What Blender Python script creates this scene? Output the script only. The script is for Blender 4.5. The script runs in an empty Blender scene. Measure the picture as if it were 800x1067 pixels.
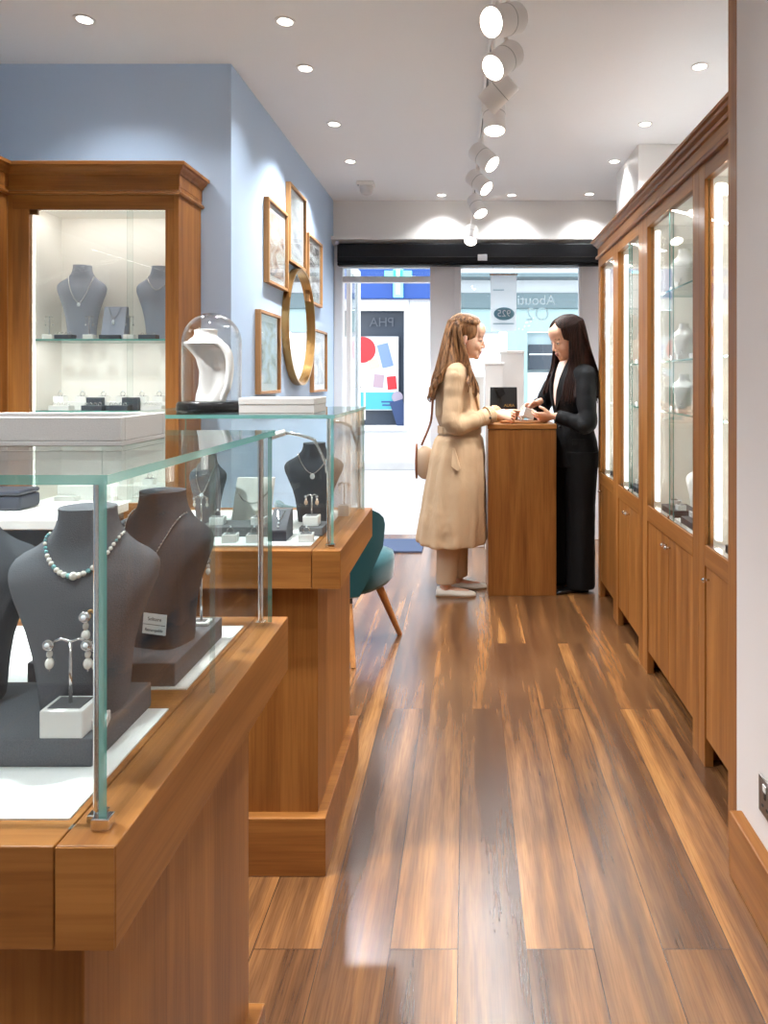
import bpy, bmesh, math, random
from mathutils import Vector, Matrix, Euler
R = random.Random(7)
PI = math.pi
sc = bpy.context.scene
C = sc.collection
V = Vector

# ------------------------------------------------------------------ helpers
class MB:
    def __init__(s):
        s.bm = bmesh.new(); s.mi = 0
    def _f(s, vs):
        try:
            f = s.bm.faces.new(vs); f.material_index = s.mi; return f
        except ValueError:
            return None
    def box(s, x0, x1, y0, y1, z0, z1):
        if x0 > x1: x0, x1 = x1, x0
        if y0 > y1: y0, y1 = y1, y0
        if z0 > z1: z0, z1 = z1, z0
        v = [s.bm.verts.new(p) for p in ((x0,y0,z0),(x1,y0,z0),(x1,y1,z0),(x0,y1,z0),(x0,y0,z1),(x1,y0,z1),(x1,y1,z1),(x0,y1,z1))]
        for q in ((3,2,1,0),(4,5,6,7),(0,1,5,4),(1,2,6,5),(2,3,7,6),(3,0,4,7)):
            s._f([v[i] for i in q])
        return s
    def loft(s, rings, cap=True, closed=True):
        vr = [[s.bm.verts.new(p) for p in r] for r in rings]
        n = len(vr[0])
        for a, b in zip(vr, vr[1:]):
            for i in range(n if closed else n-1):
                j = (i+1) % n
                s._f([a[i], a[j], b[j], b[i]])
        if cap and closed:
            s._f(list(reversed(vr[0]))); s._f(vr[-1])
        return s
    def cyl(s, p0, p1, r0, r1=None, seg=16, cap=True):
        p0, p1 = V(p0), V(p1); r1 = r0 if r1 is None else r1
        d = (p1-p0).normalized()
        u = d.orthogonal().normalized(); w = d.cross(u)
        ring = lambda p, r: [p + (u*math.cos(2*PI*i/seg) + w*math.sin(2*PI*i/seg))*r for i in range(seg)]
        return s.loft([ring(p0, r0), ring(p1, r1)], cap)
    def tube(s, pts, r, seg=8, cap=True):
        pts = [V(p) for p in pts]; n = len(pts)
        rs = r if isinstance(r, (list, tuple)) else [r]*n
        rings = []; u = None
        for i, p in enumerate(pts):
            t = (pts[min(i+1, n-1)] - pts[max(i-1, 0)]).normalized()
            if u is None: u = t.orthogonal().normalized()
            else: u = (u - t*u.dot(t)).normalized()
            w = t.cross(u)
            rings.append([p + (u*math.cos(2*PI*k/seg) + w*math.sin(2*PI*k/seg))*rs[i] for k in range(seg)])
        return s.loft(rings, cap)
    def sph(s, c, r, seg=16, rings=10, M=None):
        r = (r, r, r) if not isinstance(r, (list, tuple)) else r
        c = V(c); M = M or Matrix.Identity(3)
        rr = []
        top = s.bm.verts.new(c + M @ V((0,0,r[2]))); bot = s.bm.verts.new(c + M @ V((0,0,-r[2])))
        for i in range(1, rings):
            a = PI*i/rings
            rr.append([s.bm.verts.new(c + M @ V((r[0]*math.sin(a)*math.cos(2*PI*k/seg), r[1]*math.sin(a)*math.sin(2*PI*k/seg), r[2]*math.cos(a)))) for k in range(seg)])
        for k in range(seg):
            j = (k+1) % seg
            s._f([top, rr[0][k], rr[0][j]])
            for a, b in zip(rr, rr[1:]): s._f([a[k], b[k], b[j], a[j]])
            s._f([rr[-1][k], bot, rr[-1][j]])
        return s
    def cap(s, p0, p1, r0, r1=None, seg=10):
        r1 = r0 if r1 is None else r1
        s.cyl(p0, p1, r0, r1, seg); s.sph(p0, r0, seg, 8); s.sph(p1, r1, seg, 8); return s
    def lathe(s, prof, c=(0,0,0), seg=32, cap=True):
        c = V(c)
        return s.loft([[c + V((r*math.cos(2*PI*k/seg), r*math.sin(2*PI*k/seg), z)) for k in range(seg)] for r, z in prof], cap)
    def torus(s, c, R0, r, seg=24, rs=8, M=None):
        c = V(c); M = M or Matrix.Identity(3)
        vr = []
        for i in range(seg):
            a = 2*PI*i/seg
            vr.append([s.bm.verts.new(c + M @ V(((R0+r*math.cos(2*PI*k/rs))*math.cos(a), (R0+r*math.cos(2*PI*k/rs))*math.sin(a), r*math.sin(2*PI*k/rs)))) for k in range(rs)])
        for i in range(seg):
            a, b = vr[i], vr[(i+1) % seg]
            for k in range(rs):
                j = (k+1) % rs
                s._f([a[k], b[k], b[j], a[j]])
        return s
    def prism(s, pts, d):
        d = V(d); a = [V(p) for p in pts]
        return s.loft([a, [p+d for p in a]])
    def build(s, name, mat, parent=None, smooth=False, bevel=0, origin=None, local=False, keep=False):
        bm = s.bm
        if keep is False: bmesh.ops.recalc_face_normals(bm, faces=bm.faces)
        off = V((0,0,0))
        if parent is not None and not local:
            p = parent
            while p is not None: off += p.location; p = p.parent
        if parent is None and origin is not None: off = V(origin)
        if off.length > 0: bmesh.ops.translate(bm, verts=bm.verts, vec=-off)
        me = bpy.data.meshes.new(name); bm.to_mesh(me); bm.free()
        for m in (mat if isinstance(mat, (list, tuple)) else [mat]): me.materials.append(m)
        if smooth:
            me.polygons.foreach_set('use_smooth', [True]*len(me.polygons))
        o = bpy.data.objects.new(name, me); C.objects.link(o)
        if parent is not None: o.parent = parent
        elif origin is not None: o.location = origin
        if bevel:
            b = o.modifiers.new('bevel', 'BEVEL'); b.width = bevel; b.segments = 2; b.limit_method = 'ANGLE'; b.angle_limit = math.radians(50)
        if smooth == 'auto':
            sharp = math.radians(38)
            bm2 = bmesh.new(); bm2.from_mesh(me)
            for e in bm2.edges:
                if len(e.link_faces) == 2 and e.calc_face_angle(0) > sharp: e.smooth = False
            bm2.to_mesh(me); bm2.free()
        return o

def box(*a): return MB().box(*a)
def tag(o, label=None, cat=None, group=None, kind=None):
    if label: o['label'] = label
    if cat: o['category'] = cat
    if group: o['group'] = group
    if kind: o['kind'] = kind
    return o
def thing(name, label, cat, loc=(0,0,0), group=None):
    o = bpy.data.objects.new(name, None); C.objects.link(o); o.location = loc
    o.empty_display_size = .05
    return tag(o, label, cat, group)
def struct(o, label=None): return tag(o, label, None, None, 'structure')
def copy_tree(o, parent=None):
    c = o.copy(); C.objects.link(c); c.parent = parent
    for ch in list(o.children): copy_tree(ch, c)
    return c
PROTO = {}
def inst(key, maker, loc, rz=0, label=None, cat=None, group=None, scale=1, rx=0):
    if key not in PROTO:
        o = maker(); PROTO[key] = o
    else:
        o = copy_tree(PROTO[key])
    o.location = loc; o.rotation_euler = (rx, 0, rz); o.scale = (scale,)*3
    for k, v in (('label', label), ('category', cat), ('group', group)):
        if v: o[k] = v
        elif k in o.keys(): del o[k]
    return o
def cr(pts, n=6):
    """Catmull-Rom through points"""
    pts = [V(p) for p in pts]; out = []
    P = [pts[0]*2-pts[1]] + pts + [pts[-1]*2-pts[-2]]
    for i in range(1, len(P)-2):
        for k in range(n):
            t = k/n; a, b, c, d = P[i-1], P[i], P[i+1], P[i+2]
            out.append(.5*((2*b)+(c-a)*t+(2*a-5*b+4*c-d)*t*t+(3*b-a-3*c+d)*t**3))
    out.append(pts[-1]); return out
def px(x, y, d):
    return V(((x-486)*d/720, d, 1.32-(y-395)*d/720))

# ------------------------------------------------------------------ materials
def s2l(c):
    return tuple(((v/255)/12.92 if v/255 <= .04045 else ((v/255+.055)/1.055)**2.4) for v in c) + (1,)
def newmat(name):
    m = bpy.data.materials.new(name); m.use_nodes = True
    nt = m.node_tree; return m, nt, nt.nodes['Principled BSDF'], nt.nodes['Material Output']
def plain(name, rgb, rough=.5, metal=0, spec=.5, bump=0, bscale=200, var=0, **kw):
    m, nt, p, out = newmat(name)
    p.inputs['Base Color'].default_value = s2l(rgb); p.inputs['Roughness'].default_value = rough
    p.inputs['Metallic'].default_value = metal; p.inputs['Specular IOR Level'].default_value = spec
    if bump or var:
        tc = nt.nodes.new('ShaderNodeTexCoord'); n = nt.nodes.new('ShaderNodeTexNoise')
        n.inputs['Scale'].default_value = bscale; n.inputs['Detail'].default_value = 4
        nt.links.new(tc.outputs['Object'], n.inputs['Vector'])
        if bump:
            b = nt.nodes.new('ShaderNodeBump'); b.inputs['Strength'].default_value = bump; b.inputs['Distance'].default_value = .002
            nt.links.new(n.outputs['Fac'], b.inputs['Height']); nt.links.new(b.outputs['Normal'], p.inputs['Normal'])
        if var:
            r = nt.nodes.new('ShaderNodeValToRGB'); a = s2l(rgb)
            r.color_ramp.elements[0].position = .3; r.color_ramp.elements[1].position = .7
            r.color_ramp.elements[0].color = tuple(v*(1-var) for v in a[:3])+(1,)
            r.color_ramp.elements[1].color = tuple(min(1, v*(1+var)) for v in a[:3])+(1,)
            nt.links.new(n.outputs['Fac'], r.inputs['Fac']); nt.links.new(r.outputs['Color'], p.inputs['Base Color'])
    for k, v in kw.items(): p.inputs[k.replace('_', ' ')].default_value = v
    return m
def emit(name, rgb, strength):
    m, nt, p, out = newmat(name)
    p.inputs['Base Color'].default_value = s2l(rgb)
    p.inputs['Emission Color'].default_value = s2l(rgb); p.inputs['Emission Strength'].default_value = strength
    return m
def wood(name, axis, dark, light, rough=.38, fine=130):
    m, nt, p, out = newmat(name); N = nt.nodes.new; L = nt.links.new
    tc = N('ShaderNodeTexCoord'); oi = N('ShaderNodeObjectInfo')
    add = N('ShaderNodeVectorMath'); add.operation = 'ADD'
    mul = N('ShaderNodeVectorMath'); mul.operation = 'SCALE'; mul.inputs[0].default_value = (3.1, 5.7, 2.3)
    L(oi.outputs['Random'], mul.inputs['Scale']); L(tc.outputs['Object'], add.inputs[0]); L(mul.outputs[0], add.inputs[1])
    def noise(la, lo, detail, dist):
        mp = N('ShaderNodeMapping'); sv = [lo, lo, lo]; sv[axis] = la; mp.inputs['Scale'].default_value = sv
        n = N('ShaderNodeTexNoise'); n.inputs['Scale'].default_value = 1; n.inputs['Detail'].default_value = detail; n.inputs['Distortion'].default_value = dist
        L(add.outputs[0], mp.inputs['Vector']); L(mp.outputs[0], n.inputs['Vector']); return n
    a = noise(1.1, 16, 5, .6); b = noise(5, fine*1.3, 3, 0)
    r1 = N('ShaderNodeValToRGB'); r1.color_ramp.elements[0].position = .3; r1.color_ramp.elements[1].position = .72
    r1.color_ramp.elements[0].color = s2l(dark); r1.color_ramp.elements[1].color = s2l(light)
    L(a.outputs['Fac'], r1.inputs['Fac'])
    r2 = N('ShaderNodeValToRGB'); r2.color_ramp.elements[0].position = .35; r2.color_ramp.elements[1].position = .6
    r2.color_ramp.elements[0].color = (.8, .76, .72, 1); r2.color_ramp.elements[1].color = (1, 1, 1, 1)
    L(b.outputs['Fac'], r2.inputs['Fac'])
    mx = N('ShaderNodeMix'); mx.data_type = 'RGBA'; mx.blend_type = 'MULTIPLY'; mx.inputs['Factor'].default_value = .8
    L(r1.outputs['Color'], mx.inputs['A']); L(r2.outputs['Color'], mx.inputs['B'])
    L(mx.outputs['Result'], p.inputs['Base Color'])
    bp = N('ShaderNodeBump'); bp.inputs['Strength'].default_value = .15; bp.inputs['Distance'].default_value = .001
    L(b.outputs['Fac'], bp.inputs['Height']); L(bp.outputs['Normal'], p.inputs['Normal'])
    p.inputs['Roughness'].default_value = rough; p.inputs['Specular IOR Level'].default_value = .28
    return m
def glassmat(name, tint=(.97, .99, .985), base=.03, gain=.9):
    m = bpy.data.materials.new(name); m.use_nodes = True; nt = m.node_tree; nt.nodes.clear(); N = nt.nodes.new; L = nt.links.new
    out = N('ShaderNodeOutputMaterial'); mix = N('ShaderNodeMixShader'); t = N('ShaderNodeBsdfTransparent'); g = N('ShaderNodeBsdfGlossy')
    g.inputs['Roughness'].default_value = .0; t.inputs['Color'].default_value = tint+(1,)
    lw = N('ShaderNodeLayerWeight'); lw.inputs['Blend'].default_value = .5
    pw = N('ShaderNodeMath'); pw.operation = 'POWER'; pw.inputs[1].default_value = 5
    ma = N('ShaderNodeMath'); ma.operation = 'MULTIPLY_ADD'; ma.inputs[1].default_value = gain; ma.inputs[2].default_value = base
    L(lw.outputs['Facing'], pw.inputs[0]); L(pw.outputs[0], ma.inputs[0]); L(ma.outputs[0], mix.inputs['Fac'])
    L(t.outputs[0], mix.inputs[1]); L(g.outputs[0], mix.inputs[2]); L(mix.outputs[0], out.inputs['Surface'])
    return m

OD, OL = (128, 78, 34), (170, 114, 58)
oak = [wood('oak grain x', 0, OD, OL), wood('oak grain y', 1, OD, OL), wood('oak grain z', 2, OD, OL)]
oakX, oakY, oakZ = oak
walnutZ = wood('chair leg wood', 2, (168, 108, 60), (204, 146, 92))
frameM = wood('picture frame wood', 2, (164, 116, 72), (198, 152, 104), .45)
glass = glassmat('clear glass'); glassTop = glassmat('clear glass plate', (.95, .985, .975)); domeG = glassmat('dome glass', (.985, .99, .99), .05, 1.6)
shopG = glassmat('shopfront glass', (.93, .97, .98), .03)
def edge_mat(name, rgb, clear):
    m, nt, p, out = newmat(name); N = nt.nodes.new; L = nt.links.new
    p.inputs['Base Color'].default_value = s2l(rgb); p.inputs['Roughness'].default_value = .1; p.inputs['Specular IOR Level'].default_value = .8
    t = N('ShaderNodeBsdfTransparent'); t.inputs['Color'].default_value = (.8, .94, .92, 1) if clear < .5 else (.95, .985, .98, 1); mx = N('ShaderNodeMixShader'); mx.inputs['Fac'].default_value = clear
    L(p.outputs[0], mx.inputs[1]); L(t.outputs[0], mx.inputs[2]); L(mx.outputs[0], out.inputs['Surface']); return m
edgeM = edge_mat('polished teal glass edge', (112, 184, 174), .35); edgeC = edge_mat('clear butt joint', (190, 222, 220), .85)
white = plain('white painted board', (236, 234, 231), .45)
whiteG = plain('white gloss block', (240, 238, 235), .25)
liner = plain('white liner', (240, 240, 238), .6, var=.03, bscale=30)
greyS = plain('grey suede', (104, 105, 110), .95, 0, .1, .5, 700, .16)
greyD = plain('charcoal suede', (84, 86, 92), .95, 0, .1, .5, 700, .16)
blueS = plain('blue grey suede', (164, 170, 185), .95, 0, .1, .4, 600, .12)
greyT = plain('grey leatherette', (98, 97, 100), .6, 0, .3, .2, 400)
slateM = plain('slate leatherette', (70, 74, 84), .6)
boxM = plain('silver grey linen board', (216, 212, 207), .65, 0, .3, .15, 500, .05)
blackM = plain('black lacquer', (16, 16, 17), .25)
blackB = plain('black blind metal', (8, 8, 12), .45, 0, .2)
navy = plain('navy leatherette', (34, 38, 50), .45)
chrome = plain('chrome', (225, 225, 225), .12, 1)
brass = plain('brushed brass', (190, 148, 92), .28, 1)
bronze = plain('antique bronze', (120, 96, 74), .3, 1)
silver = plain('silver', (226, 226, 226), .12, 1)
gem = plain('gem', (240, 245, 250), .02, 0, 1, Coat_Weight=1)
pearl = plain('pearl', (244, 238, 230), .18, 0, .8, Coat_Weight=.6)
turq = plain('turquoise stone', (130, 190, 194), .2, 0, .7)
rosy = plain('rose stone', (214, 186, 160), .15, .2, .8)
mirrorM = plain('mirror', (235, 240, 242), .01, 1)
blueW = plain('pale blue paint', (184, 204, 228), .75, 0, .25, .05, 300)
whiteW = plain('white wall paint', (226, 221, 218), .8, 0, .2, .05, 300)
ceilM = plain('ceiling paint', (243, 243, 243), .9, 0, .2)
marble = plain('white marble', (232, 228, 224), .2, 0, .5, var=.06, bscale=14)
teal = plain('teal velvet', (24, 78, 84), .85, 0, .2, .3, 500, .12, Sheen_Weight=.6, Sheen_Roughness=.4)
spotW = plain('white lacquered metal', (238, 235, 232), .4)
lampE = emit('lamp glow', (255, 246, 234), 14)
ledE = emit('led strip glow', (255, 250, 242), 4)
matB = plain('blue grey door mat', (70, 84, 112), .95, bump=.6, bscale=300)

def floor_mat():
    m, nt, p, out = newmat('wood plank floor'); N = nt.nodes.new; L = nt.links.new
    tc = N('ShaderNodeTexCoord'); sp = N('ShaderNodeSeparateXYZ'); L(tc.outputs['Object'], sp.inputs[0])
    cb = N('ShaderNodeCombineXYZ'); L(sp.outputs['Y'], cb.inputs['X']); L(sp.outputs['X'], cb.inputs['Y'])
    mpb = N('ShaderNodeMapping'); mpb.inputs['Location'].default_value = (.25, .02, 0); L(cb.outputs[0], mpb.inputs['Vector'])
    br = N('ShaderNodeTexBrick'); br.offset = .37; br.offset_frequency = 2
    br.inputs['Color1'].default_value = (0, 0, 0, 1); br.inputs['Color2'].default_value = (1, 1, 1, 1); br.inputs['Mortar'].default_value = (.5, .5, .5, 1)
    br.inputs['Scale'].default_value = 1; br.inputs['Mortar Size'].default_value = .0012; br.inputs['Mortar Smooth'].default_value = .2
    br.inputs['Brick Width'].default_value = 1.85; br.inputs['Row Height'].default_value = .158
    L(mpb.outputs[0], br.inputs['Vector'])
    off = N('ShaderNodeVectorMath'); off.operation = 'MULTIPLY_ADD'; off.inputs[1].default_value = (7.3, 11.1, 0)
    L(br.outputs['Color'], off.inputs[0]); L(tc.outputs['Object'], off.inputs[2])
    def noise(sx, sy, det, dist):
        mp = N('ShaderNodeMapping'); mp.inputs['Scale'].default_value = (sx, sy, 1)
        n = N('ShaderNodeTexNoise'); n.inputs['Scale'].default_value = 1; n.inputs['Detail'].default_value = det; n.inputs['Distortion'].default_value = dist
        L(off.outputs[0], mp.inputs['Vector']); L(mp.outputs[0], n.inputs['Vector']); return n
    a = noise(11, .5, 3, .3); b = noise(36, 3.0, 5, .6); c = noise(230, 9, 3, .4)
    r = N('ShaderNodeValToRGB'); e = r.color_ramp.elements
    e[0].position = .36; e[0].color = s2l((82, 54, 34)); e[1].position = .72; e[1].color = s2l((172, 122, 70))
    k = e.new(.5); k.color = s2l((108, 73, 44)); k = e.new(.6); k.color = s2l((138, 94, 54))
    ad = N('ShaderNodeMath'); ad.operation = 'MULTIPLY_ADD'; ad.inputs[1].default_value = .28
    L(b.outputs['Fac'], ad.inputs[0]); 
    sb = N('ShaderNodeMath'); sb.operation = 'SUBTRACT'; sb.inputs[1].default_value = .14; L(a.outputs['Fac'], sb.inputs[0]); L(sb.outputs[0], ad.inputs[2])
    L(ad.outputs[0], r.inputs['Fac'])
    r2 = N('ShaderNodeValToRGB'); r2.color_ramp.elements[0].position = .36; r2.color_ramp.elements[0].color = (.66, .6, .56, 1); r2.color_ramp.elements[1].position = .58; r2.color_ramp.elements[1].color = (1, 1, 1, 1)
    L(c.outputs['Fac'], r2.inputs['Fac'])
    mx = N('ShaderNodeMix'); mx.data_type = 'RGBA'; mx.blend_type = 'MULTIPLY'; mx.inputs['Factor'].default_value = .7
    L(r.outputs['Color'], mx.inputs['A']); L(r2.outputs['Color'], mx.inputs['B'])
    mo = N('ShaderNodeMix'); mo.data_type = 'RGBA'; mo.inputs['B'].default_value = s2l((62, 40, 26))
    L(br.outputs['Fac'], mo.inputs['Factor']); L(mx.outputs['Result'], mo.inputs['A']); L(mo.outputs['Result'], p.inputs['Base Color'])
    rr = N('ShaderNodeMapRange'); rr.inputs['To Min'].default_value = .17; rr.inputs['To Max'].default_value = .28; L(b.outputs['Fac'], rr.inputs['Value']); L(rr.outputs[0], p.inputs['Roughness'])
    bp = N('ShaderNodeBump'); bp.inputs['Strength'].default_value = .25; bp.inputs['Distance'].default_value = .001
    L(c.outputs['Fac'], bp.inputs['Height']); L(bp.outputs['Normal'], p.inputs['Normal'])
    p.inputs['Coat Weight'].default_value = .5; p.inputs['Coat Roughness'].default_value = .22
    p.inputs['Specular IOR Level'].default_value = .8
    return m
floorM = floor_mat()
def translucent(name, rgb):
    m, nt, p, out = newmat(name); t = nt.nodes.new('ShaderNodeBsdfTranslucent'); t.inputs['Color'].default_value = s2l(rgb); p.inputs['Base Color'].default_value = s2l(rgb); p.inputs['Roughness'].default_value = .7
    mx = nt.nodes.new('ShaderNodeMixShader'); mx.inputs['Fac'].default_value = .6
    nt.links.new(p.outputs[0], mx.inputs[1]); nt.links.new(t.outputs[0], mx.inputs[2]); nt.links.new(mx.outputs[0], out.inputs['Surface']); return m

def pane(x0, x1, y0, y1, z0, z1, name, parent, g=None, joint=()):
    mb = box(x0, x1, y0, y1, z0, z1)
    fs = sorted(mb.bm.faces, key=lambda f: -f.calc_area())
    for f in fs[2:]:
        f.normal_update(); nn = f.normal; k = max(range(3), key=lambda i: abs(nn[i])); key = ('+' if f.calc_center_median()[k] > ((x0+x1)/2, (y0+y1)/2, (z0+z1)/2)[k] else '-')+'xyz'[k]
        f.material_index = 2 if key in joint else 1
    return mb.build(name, [g or glass, edgeM, edgeC], parent)

def text(body, size, M, mat, name, parent=None, depth=.001, align='CENTER', mirror=False):
    cu = bpy.data.curves.new(name, 'FONT'); cu.body = body; cu.size = size; cu.extrude = depth; cu.align_x = align; cu.align_y = 'CENTER'
    t = bpy.data.objects.new('tmp', cu); C.objects.link(t)
    bpy.context.view_layer.update()
    me = bpy.data.meshes.new_from_object(t.evaluated_get(bpy.context.evaluated_depsgraph_get()))
    bpy.data.objects.remove(t)
    if mirror: me.transform(Matrix.Scale(-1, 4, (1, 0, 0)))
    off = V((0,0,0)); p = parent
    while p is not None: off += p.location; p = p.parent
    me.transform(Matrix.Translation(-off) @ M)
    me.name = name; me.materials.clear(); me.materials.append(mat)
    o = bpy.data.objects.new(name, me); C.objects.link(o); o.parent = parent
    return o
def MF(x, y, z):   # frame for text standing upright, facing the camera (-Y)
    return Matrix.Translation((x, y, z)) @ Matrix.Rotation(PI/2, 4, 'X')

def spot(loc, d, energy, size=120, blend=1, rad=.05, col=(.95, .98, 1), parent=None):
    l = bpy.data.lights.new('lamp_light', 'SPOT'); l.energy = energy; l.spot_size = math.radians(size); l.spot_blend = blend; l.shadow_soft_size = rad; l.color = col
    o = bpy.data.objects.new('lamp_light', l); C.objects.link(o)
    o.rotation_euler = V(d).to_track_quat('-Z', 'Y').to_euler()
    off = V((0,0,0)); p = parent
    while p is not None: off += p.location; p = p.parent
    o.location = V(loc)-off; o.parent = parent
    return o
def dlamp(loc, energy, parent):
    return spot(loc, (0, 0, -1), energy, 122, 1, .04, parent=parent)
def area(loc, d, sx, sy, energy, parent=None, col=(1, .97, .93)):
    l = bpy.data.lights.new('cabinet_area_light', 'AREA'); l.shape = 'RECTANGLE'; l.size = sx; l.size_y = sy; l.energy = energy; l.color = col
    o = bpy.data.objects.new('cabinet_area_light', l); C.objects.link(o)
    o.rotation_euler = V(d).to_track_quat('-Z', 'Y').to_euler()
    off = V((0,0,0)); p = parent
    while p is not None: off += p.location; p = p.parent
    o.location = V(loc)-off; o.parent = parent
    return o

# ------------------------------------------------------------------ room
CEIL = 2.78; XL = -1.09; XR = 1.40; YF = 5.71; YB = 3.2; YN = -1.6; XLL = -2.45
struct(box(XLL-.2, XR+.2, YN-.2, YF+.16, -.12, 0).build('floor', floorM))
struct(box(XLL-.2, XR+.2, YN-.2, YF+.2, CEIL, CEIL+.15).build('ceiling', ceilM))
struct(box(XL-.15, XL, YB, YF+.1, 0, CEIL).build('wall_left', blueW))
struct(box(XLL, XL-.15, YB, YB+.15, 0, CEIL).build('wall_rear', blueW))
struct(box(XLL-.15, XLL, YN, YB+.15, 0, CEIL).build('wall_far_left', blueW))
struct(box(XR, XR+.15, YN, YF+.1, 0, CEIL).build('wall_right', whiteW))
struct(box(XLL-.15, XR+.15, YN-.15, YN, 0, CEIL).build('wall_back', whiteW))
struct(box(.735, XR, YN, 1.88, 0, CEIL).build('wall_near_right', whiteW))
struct(box(.70, .735, YN, 1.845, 0, .17).build('baseboard_right', oakY, bevel=.004))
struct(box(.735, .80, 1.88, 1.945, 0, CEIL).build('trim_1', oakZ, bevel=.003))
struct(box(1.066, XR, 4.29, 4.92, 2.2, CEIL).build('wall_boxing', white, bevel=.003))
# bulkhead above the shopfront with its cove
struct(box(XL, XR, YF-.06, YF+.1, 2.46, CEIL).build('wall_front', white))
mb = MB(); mb.prism([(XL, YF-.06, 2.47), (XL, YF-.16, 2.47), (XL, YF-.16, 2.445), (XL, YF-.06, 2.41)], (XR-XL, 0, 0)); struct(mb.build('trim_2', white))
struct(box(XL, XL+.03, 4.2, YF, 0, .15).build('baseboard_left', white, bevel=.004))

# shopfront frames
frM = plain('white shopfront frame', (226, 226, 228), .35)
fr = box(XL, -1.02, YF-.03, YF+.1, 0, 2.46)
fr.box(-.30, -.10, YF-.03, YF+.1, 0, 2.46); fr.box(.95, XR, YF-.03, YF+.1, 0, 2.46)
fr.box(-1.02, -.30, YF, YF+.07, 2.12, 2.17); fr.box(-1.02, .95, YF, YF+.07, 2.24, 2.46)
fr.box(-.10, .95, YF-.02, YF+.1, 0, .30)
fr.box(-.10, -.045, YF-.05, YF-.0, .30, 2.24); fr.box(.92, .95, YF-.05, YF, .3, 2.24)
w1 = struct(fr.build('window_1', frM, bevel=.004))
pane(-.10, .95, YF+.03, YF+.038, .30, 2.24, 'window_pane', w1, shopG)
pane(-1.02, -.30, YF+.03, YF+.038, 2.17, 2.24, 'transom_pane', w1, shopG)
# open glazed door, swung out into the street
dr = struct(box(-1.015, -.975, 5.82, 5.88, .02, 2.31).build('door_1', frM, bevel=.003))
mb = box(-1.015, -.975, 6.27, 6.36, .02, 2.31); mb.box(-1.015, -.975, 5.88, 6.27, 2.22, 2.31).box(-1.015, -.975, 5.88, 6.27, .02, .20)
mb.build('door_stile', frM, dr, bevel=.003)
pane(-.999, -.991, 5.88, 6.27, .20, 2.22, 'door_pane', dr, shopG)
MB().tube([(-.975, 6.31, .95), (-.93, 6.31, .95), (-.93, 6.31, 1.25), (-.975, 6.31, 1.25)], .009).build('door_handle', chrome, dr)
# blind cassette
b = thing('roller_blind', 'black roller blind cassette spanning the shopfront above the door', 'blind', (0, 5.62, 2.255))
box(-1.04, 1.08, 5.55, 5.64, 2.258, 2.41).build('cassette', blackB, b, bevel=.006)
box(-1.03, 1.07, 5.545, 5.55, 2.30, 2.306).build('seam_strip', plain('dark seam', (8, 8, 9), .5), b)
box(-1.04, 1.08, 5.56, 5.63, 2.236, 2.258).build('bottom_bar', blackB, b, bevel=.003)
box(.09, .165, 5.535, 5.55, 2.27, 2.32).build('sensor_plate', plain('grey plastic', (176, 176, 178), .5), b, bevel=.003)
for x in (-1.04, 1.08): box(x-.012, x+.012, 5.55, YF-.03, 2.40, 2.43).build('bracket', frM, b)
tag(box(-.96, -.34, 5.25, 5.66, 0, .012).build('door_mat', matB, origin=(-.65, 5.45, 0)), 'blue grey door mat lying inside the open doorway', 'door mat')

# ------------------------------------------------------------------ street
pavM = plain('pale paving', (168, 168, 170), .8, var=.06, bscale=5)
struct(box(-9, 9, YF+.16, 14, -.3, -.04).build('pavement', pavM))
shopW = plain('white render', (205, 207, 211), .7)
phB = plain('pharmacy blue', (4, 60, 136), .4)
tealS = plain('pale teal sign board', (146, 168, 171), .5); tealD = plain('grey teal fascia', (92, 108, 114), .5)
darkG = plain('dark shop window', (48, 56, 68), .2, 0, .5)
Y2 = 10.4; q = lambda x: (x-486)*Y2/720; zz = lambda y: 1.32-(y-395)*Y2/720
ph = thing('pharmacy_building', 'white pharmacy shopfront with blue fascia across the street', 'building', (-2, Y2, -.04))
mb = box(-6, q(345), Y2, Y2+1.5, -.04, zz(312)).box(q(426), q(455), Y2, Y2+1.5, -.04, zz(312)).box(q(345), q(426), Y2, Y2+1.5, -.04, zz(447)).box(-6, q(455), Y2+.1, Y2+1.5, zz(312), 5.2)
mb.build('wall', shopW, ph)
box(-6, q(455), Y2-.12, Y2+.1, zz(312), 3.4).build('fascia', phB, ph, bevel=.01)
mb = box(q(345), q(426), Y2-.03, Y2+.1, zz(322), zz(312)).box(q(345), q(426), Y2-.06, Y2+.1, zz(449), zz(444)).box(q(421), q(426), Y2-.03, Y2+.1, zz(444), zz(322))
mb.build('window_frame', shopW, ph, bevel=.008)
box(q(345), q(421), Y2+.25, Y2+.28, zz(444), zz(322)).build('window_interior', darkG, ph)
for k in range(6): box(q(428+4*k)-.006, q(428+4*k)+.006, Y2-.012, Y2, .3, zz(312)-.02).build('pilaster_rib', shopW, ph)
for a_, b_ in ((345, 384), (387, 424)): box(q(a_), q(b_), Y2-.02, Y2, zz(484), zz(454)).build('riser_panel', shopW, ph, bevel=.008)
box(-6, q(455), Y2-.08, Y2, -.04, .08).build('skirting', pavM, ph, bevel=.01)
text('PHA', .2, MF(q(396), Y2+.2, zz(335)), plain('grey lettering', (76, 82, 92), .5), 'lettering', ph, mirror=True)
cx, cz = q(416), zz(289)
cs = thing('pharmacy_cross', 'pale turquoise cross sign on the blue fascia across the street', 'sign', (cx, Y2-.16, cz-.3))
cm = emit('cross glow', (110, 210, 214), .8)
box(cx-.07, cx+.07, Y2-.2, Y2-.12, cz-.32, cz+.32).box(cx-.2, cx+.2, Y2-.2, Y2-.12, cz-.07, cz+.07).build('cross', cm, cs)
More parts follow.
